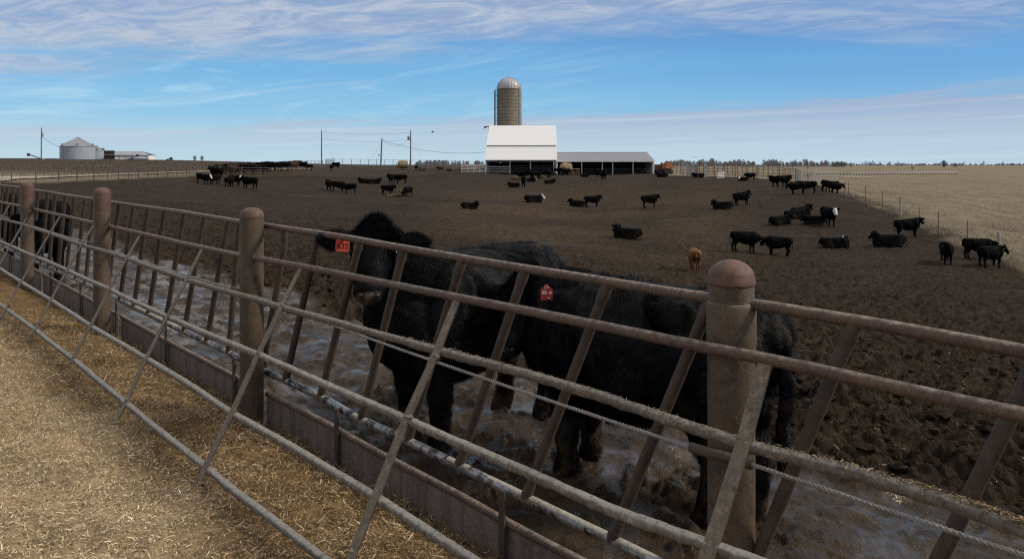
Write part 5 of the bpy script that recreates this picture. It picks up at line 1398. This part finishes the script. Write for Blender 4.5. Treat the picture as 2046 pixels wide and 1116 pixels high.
def wagon(px0, px1, z, h_, mat, label, hopper):
    p = atz((px0+px1)/2, z); w_ = (px1-px0)/F*z; o = empty('farm_wagon', p, rad(8), label, 'wagon')
    b_ = MB()
    if hopper:
        vs = [(-w_/2,-1,h_),(w_/2,-1,h_),(w_/2,1,h_),(-w_/2,1,h_),(-w_*.25,-.5,.7),(w_*.25,-.5,.7),(w_*.25,.5,.7),(-w_*.25,.5,.7),(-w_/2,-1,h_*.55),(w_/2,-1,h_*.55),(w_/2,1,h_*.55),(-w_/2,1,h_*.55)]
        b_.add(vs, [(0,1,2,3),(8,9,1,0),(9,10,2,1),(10,11,3,2),(11,8,0,3),(4,5,9,8),(5,6,10,9),(6,7,11,10),(7,4,8,11),(7,6,5,4)])
        b_.box((w_*.12,0,h_+.2),(w_*.4,1.2,.4))
    else:
        b_.box((0,0,.75+(h_-.75)/2),(w_,1.9,h_-.75))
    b_.build('wagon_box', mat, o, False)
    if not hopper:
        for i in range(5): MB().box((-w_/2+w_*(i+.5)/5,-1.0,.75+(h_-.75)/2),(.09,.08,h_-.8)).build('side_stake', M['dark_steel'], o, False)
    MB().box((0,0,.62),(w_*.9,.3,.16)).build('wagon_frame', M['dark_steel'], o, False)
    for sx_ in (-.34,.34):
        for sy in (-.75,.75):
            t_ = MB(); t_.loft([((sx_*w_, sy+d_, .42),(r_,0,0),(0,0,r_)) for d_, r_ in ((-.12,.30),(-.10,.40),(0,.43),(.10,.40),(.12,.30))], 18); t_.build('wheel', M['rubber'], o)
wagon(1311,1327,136,1.75,M['red_machine'],'dark red farm wagon just right of the low shed',False); wagon(1327,1340,133,1.9,M['orange_machine'],'orange hopper wagon beside the dark red one',True)
# ================================================================ trees
def twigs(name, trees, mat, label, seedv, per=150, parent=None, wd=(.07,.20)):
    """bare crowns as clouds of thin twigs: trees = [(x, y, z, height, half width)]"""
    g_ = np.random.default_rng(seedv); Vs, Qs, k0 = [], [], 0
    for x, y, z, h, w_ in trees:
        n = per; th = g_.uniform(0, 2*math.pi, n); rr = g_.random(n)**.5; hz_ = g_.random(n)
        prof = np.sin(np.clip(hz_*.9+.12, 0, 1)*math.pi)**.6
        tip = np.column_stack([x+np.cos(th)*rr*w_*prof, y+np.sin(th)*rr*w_*prof, z+h*(.28+.72*hz_)])
        st = np.column_stack([x+(tip[:,0]-x)*g_.uniform(.2,.7,n), y+(tip[:,1]-y)*g_.uniform(.2,.7,n), tip[:,2]-h*g_.uniform(.10,.32,n)])
        st = np.vstack([st, np.tile([[x, y, z-1]], (4,1))]); tip = np.vstack([tip, np.column_stack([x+g_.normal(0,w_*.2,4), y+g_.normal(0,w_*.2,4), z+h*g_.uniform(.4,.7,4)])])
        d = tip-st; sd = unit_rows(np.cross(d, np.tile([[.1,1,0]], (len(d),1))))*g_.uniform(wd[0], wd[1], len(d))[:,None]
        sd[-4:] *= 1.6
        Vs.append(np.stack([st-sd, st+sd, tip+sd*.25, tip-sd*.25], 1).reshape(-1,3)); Qs.append(np.arange(len(d)*4).reshape(-1,4)+k0); k0 += len(d)*4
    o = link(name, fastmesh(name, np.vstack(Vs), np.vstack(Qs)), mat, parent, False); 
    if label: tag(o, label, 'trees', None, 'stuff')
    return o
def bare_tree(px, z, hpx, label, per=400, wf=.5, mat='bark', seedv=1, thick=1.0):
    p = atz(px, z); h = hpx*z/F*1.05; o = empty('bare_tree', p, 0, label, 'tree'); rnd = random.Random(seedv)
    tr = MB(); tr.tube([(0,0,-.5),(0,0,h*.25),(h*.02,0,h*.5)], [h*.035*thick, h*.026*thick, h*.012*thick], 8)
    for j in range(9):
        a = rnd.uniform(0,6.28); q_ = h*rnd.uniform(.2,.45); e_ = h*rnd.uniform(.2,.4); tr.tube([(0,0,q_),(math.cos(a)*e_*.5,math.sin(a)*e_*.5,q_+e_*.6),(math.cos(a)*e_*.8,math.sin(a)*e_*.8,q_+e_*1.25)], [h*.014*thick,h*.009*thick,h*.004*thick], 5)
    tr.build('trunk', M[mat], o); twigs('crown', [(0,0,0,h,h*wf)], M[mat], None, seedv, per, o, (h*.003*thick, h*.0075*thick))
bare_tree(1886,620,14,'broad bare tree alone on the right horizon',420,.62,'bark',3,1.6); bare_tree(1908,640,9,'smaller bare tree right of the broad lone one',300,.7,'bark',4,1.6)
bare_tree(389,285,10.5,'left one of two small bare trees on the hill skyline',260,.5,'bark',5,1.3); bare_tree(403.5,288,10.5,'right one of two small bare trees on the hill skyline',260,.5,'bark',6,1.3)
bare_tree(1613,101,34,'leaning bare sapling by the corral corner',70,.42,'bark',9,.5)
rnd = random.Random(12); TL = []
for i in range(210):
    px = rnd.uniform(1318,1655); z = rnd.uniform(640,780); p = atz(px, z); h = rnd.uniform(3.2,6.8)*(1 if px < 1600 else 1.05)*(.75+.45*math.sin(px*.05)**2); TL.append((p[0], p[1], p[2], h, h*rnd.uniform(.32,.5)))
for i in range(14):
    p = atz(1545+rnd.gauss(0,9)+135, 640); h = rnd.uniform(4,5.5); TL.append((p[0], p[1], p[2], h, h*.5))
for i in range(170):
    px = rnd.uniform(1640,2090); z = rnd.uniform(950,1150); p = atz(px, z); h = rnd.uniform(1.5,3.8)+(3.5 if rnd.random() < .08 else 0); TL.append((p[0], p[1], p[2], h, h*rnd.uniform(.5,.9)))
for i in range(60):
    px = rnd.uniform(830,975); z = rnd.uniform(700,800); p = atz(px, z); h = rnd.uniform(3,6); TL.append((p[0], p[1], p[2], h, h*rnd.uniform(.35,.6)))
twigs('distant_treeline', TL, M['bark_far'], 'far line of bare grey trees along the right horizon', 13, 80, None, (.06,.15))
br_ = MB()
for i in range(1500):
    px = rnd.choice([rnd.uniform(1315,1665), rnd.uniform(1315,1665), rnd.uniform(1650,2100), rnd.uniform(830,975)]); z = rnd.uniform(640,780) if px < 1665 else rnd.uniform(1000,1150); p = atz(px, z)
    hh_ = rnd.uniform(.5,1.7); a = rnd.uniform(0,6.28)
    for k in range(3):
        dx_ = rnd.uniform(-1.6,1.6); br_.add([(p[0]+dx_-.5, p[1], p[2]-.3),(p[0]+dx_+.5, p[1]+.3, p[2]-.3),(p[0]+dx_+rnd.uniform(-.7,.7), p[1], p[2]+hh_)], [(0,1,2)])
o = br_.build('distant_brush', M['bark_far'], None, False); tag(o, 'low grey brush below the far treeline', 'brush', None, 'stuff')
# ================================================================ grass, stubble and hay that nobody could count
def blades(name, xy, hmin, hmax, wd, mat, label, lean=.5, seedv=1, cat='grass'):
    g_ = np.random.default_rng(seedv); n = len(xy); z = ground(xy[:,0], xy[:,1], True)
    b = np.column_stack([xy, z-.02]); h = g_.uniform(hmin, hmax, n); a = g_.uniform(0, 2*math.pi, n)
    sd = np.column_stack([np.cos(a), np.sin(a), np.zeros(n)])*wd/2; tp = b+np.column_stack([g_.normal(0,lean,n)*h, g_.normal(0,lean,n)*h, h])
    V_ = np.stack([b-sd, b+sd, tp], 1).reshape(-1,3); o = link(name, fastmesh(name, V_, np.arange(n*3).reshape(-1,3)), mat, None, False); tag(o, label, cat, None, 'stuff'); return o
g_ = np.random.default_rng(21)
n = 7000; Yv = g_.uniform(24, 80, n); Xv = rf_x(Yv)+g_.normal(.5, .5, n); blades('fence_line_grass', np.column_stack([Xv, Yv]), .06, .34, .02, M['grass'], 'pale dead grass standing along the pasture wire fence', .35, 3)
n = 42000; Yv = 28*np.exp(g_.random(n)*math.log(8)); Xv = rf_x(np.minimum(Yv, 80))+.6+g_.random(n)**1.4*Yv*.55; keep = pasture_mask(Xv, Yv) > .5
cl = fbm(Xv*.35, Yv*.35, 3, 8); keep &= cl > g_.uniform(-.6,.5,n)
blades('pasture_grass', np.column_stack([Xv, Yv])[keep], .05, .20, .035, M['grass'], 'short dead grass covering the right hand pasture', .8, 4)
n = 14000; az_ = g_.uniform(-.66, -.24, n); r_ = 92*np.exp(g_.random(n)*math.log(2.5)); Xv, Yv = r_*np.sin(az_), r_*np.cos(az_); keep = pasture_mask(Xv, Yv) > .6
blades('field_stubble', np.column_stack([Xv, Yv])[keep], .08, .32, .06, M['stubble'], 'cut stubble on the ploughed hill at the left', .5, 5, 'stubble')
def straw_bits(name, xy, zoff, lmin, lmax, wmin, wmax, mat, label, seedv, tilt=.28, zf=None, cat='hay', anis=None):
    g_ = np.random.default_rng(seedv); n = len(xy); z = (ground(xy[:,0], xy[:,1], True) if zf is None else zf)+zoff*g_.random(n)
    c = np.column_stack([xy, z]); a = g_.uniform(0, 2*math.pi, n); L_ = lmin+(lmax-lmin)*g_.random(n)**2.6; t_ = g_.normal(0, tilt, n)
    d = np.column_stack([np.cos(a)*np.cos(t_), np.sin(a)*np.cos(t_), np.abs(np.sin(t_))]); up = np.column_stack([g_.normal(0,.35,n), g_.normal(0,.35,n), np.ones(n)])
    sd = unit_rows(np.cross(d, up))*(g_.uniform(wmin, wmax, n)/2)[:,None]; bend = unit_rows(up)*(L_*g_.uniform(-.02,.10,n))[:,None]
    e = d*(L_/2)[:,None]
    V_ = np.stack([c-e-sd, c-e+sd, c+bend+sd, c+bend-sd, c+e+sd*.7, c+e-sd*.7], 1).reshape(-1,3); b = np.arange(n)[:,None]*6
    Q_ = np.concatenate([b+np.array([[0,1,2,3]]), b+np.array([[3,2,4,5]])]); o = link(name, fastmesh(name, V_, Q_), mat, None, False); tag(o, label, cat, None, 'stuff'); return o
def alley_pts(n, t0, t1, s0, s1, seedv, pw=1.0):
    g_ = np.random.default_rng(seedv); t = t0+(t1-t0)*g_.random(n)**pw; s = g_.uniform(s0, s1, n); return np.column_stack([A0[0]+D[0]*t+N[0]*s, A0[1]+D[1]*t+N[1]*s]), s, t
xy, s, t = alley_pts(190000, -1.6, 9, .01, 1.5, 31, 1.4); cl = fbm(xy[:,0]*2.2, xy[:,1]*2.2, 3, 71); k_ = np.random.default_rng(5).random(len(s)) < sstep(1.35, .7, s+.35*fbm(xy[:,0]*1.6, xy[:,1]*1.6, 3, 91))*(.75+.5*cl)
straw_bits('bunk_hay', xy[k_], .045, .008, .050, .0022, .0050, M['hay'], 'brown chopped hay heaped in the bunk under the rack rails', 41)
xy, s, t = alley_pts(210000, -1.7, 9, .4, 3.0, 32, 1.35); k_ = np.random.default_rng(6).random(len(s)) < .12+.88*sstep(.7, 1.3, s+.35*fbm(xy[:,0]*1.6, xy[:,1]*1.6, 3, 91))
straw_bits('alley_hay', xy[k_], .026, .006, .040, .0020, .0055, M['chaff'], 'dry yellow hay litter strewn over the feed alley', 42)
xy, s, t = alley_pts(1300, -1.6, 9, .05, 2.8, 33, 1.3)
straw_bits('long_straw', xy, .05, .05, .14, .0028, .005, M['chaff'], 'longer pale straws lying on top of the feed', 43, .35)
# chaff caught on the caked rack rail and beside the nearest post
pts_ = np.array(R3a); tq = np.random.default_rng(9).random(1300)**2.6; L_ = np.cumsum(np.r_[0, np.linalg.norm(np.diff(pts_, axis=0), axis=1)]); Lt = L_[-1]*tq*.62
px_ = np.column_stack([np.interp(Lt, L_, pts_[:,k]) for k in range(3)]); jit = np.random.default_rng(10).normal(0,.009,(1300,2))
straw_bits('rail_chaff', px_[:,:2]+jit, .007, .006, .030, .0018, .004, M['hay'], 'flecks of chaff stuck along the caked rack rail', 44, .2, px_[:,2]+.0195-np.hypot(*jit.T)**2*20)
# straw trodden into the yard
n = 9000; r_ = 4+g_.random(n)**1.8*70; az_ = g_.uniform(-.6,.62,n); xy = np.column_stack([r_*np.sin(az_), r_*np.cos(az_)]); s, t = fst(xy[:,0], xy[:,1]); xy = xy[(s < -.6) & (pasture_mask(xy[:,0], xy[:,1]) < .3) & (wet_mask(xy[:,0], xy[:,1]) < g_.random(len(s))*.25)]
straw_bits('trodden_straw', xy, .01, .015, .07, .002, .006, M['chaff'], 'scattered straw trodden into the muddy yard', 45, .15)
# mud clods near the fence
def clods(n, seedv):
    g_ = np.random.default_rng(seedv); mb = MB()
    for i in range(n):
        r_ = 4.5+g_.random()**1.6*14; a = g_.uniform(-.45, .66); x, y = r_*math.sin(a), r_*math.cos(a); s, t = fst(x, y)
        if s > -2.6 or wet_mask(np.array([x]), np.array([y]))[0] > .5: continue
        w_ = g_.uniform(.02,.075); c = (x, y, float(ground(np.array([x]), np.array([y]), True)[0])+w_*.15)
        k0 = len(mb.v); mb.ell(c, Rz(g_.uniform(0,6.28)), (w_*g_.uniform(.8,1.5), w_, w_*g_.uniform(.4,.7)), 7, 5)
        for j in range(k0, len(mb.v)): 
            v = np.array(mb.v[j]); mb.v[j] = tuple(v+g_.normal(0, w_*.16, 3))
    o = mb.build('mud_clods', ground_mat, None, True, 60); at = o.data.color_attributes.new('zone', 'FLOAT_COLOR', 'POINT'); o.data.color_attributes.new('zone_b', 'FLOAT_COLOR', 'POINT')
    for nm in ('zone', 'zone_b'): o.data.color_attributes[nm].data.foreach_set('color', [0.0]*(4*len(o.data.vertices)))
    tag(o, 'small mud clods thrown up on the trampled yard', 'mud', None, 'stuff')
clods(2600, 3)
# birds far off
for i, (x, y, z, lab) in enumerate([(864,264,120,'tiny dark bird above the wire left of the barn'),(757,310,170,'tiny dark bird low over the field right of the lone pole'),(1388,314,140,'tiny dark bird above the bare trees right of the orange wagon')]):
    p = pz(x, y, z); mb = MB(); mb.loft([((k, 0, 0), (0, w_, 0), (0, 0, w_)) for k, w_ in ((-.16,.01),(-.08,.035),(.04,.05),(.13,.03),(.18,.006))], 8)
    for sg in (-1, 1): mb.add([(.06,0,.03),(-.06,0,.03),(-.02,sg*.16,.12),(.05,sg*.16,.12),(-.06,sg*.34,.05)], [(0,1,2,3),(3,2,4)])
    o = mb.build('bird', M['feather'], None, False); o.location = p; o.scale = (1.6,1.6,1.6); o.rotation_euler = (0,0,.6*i); tag(o, lab, 'bird')
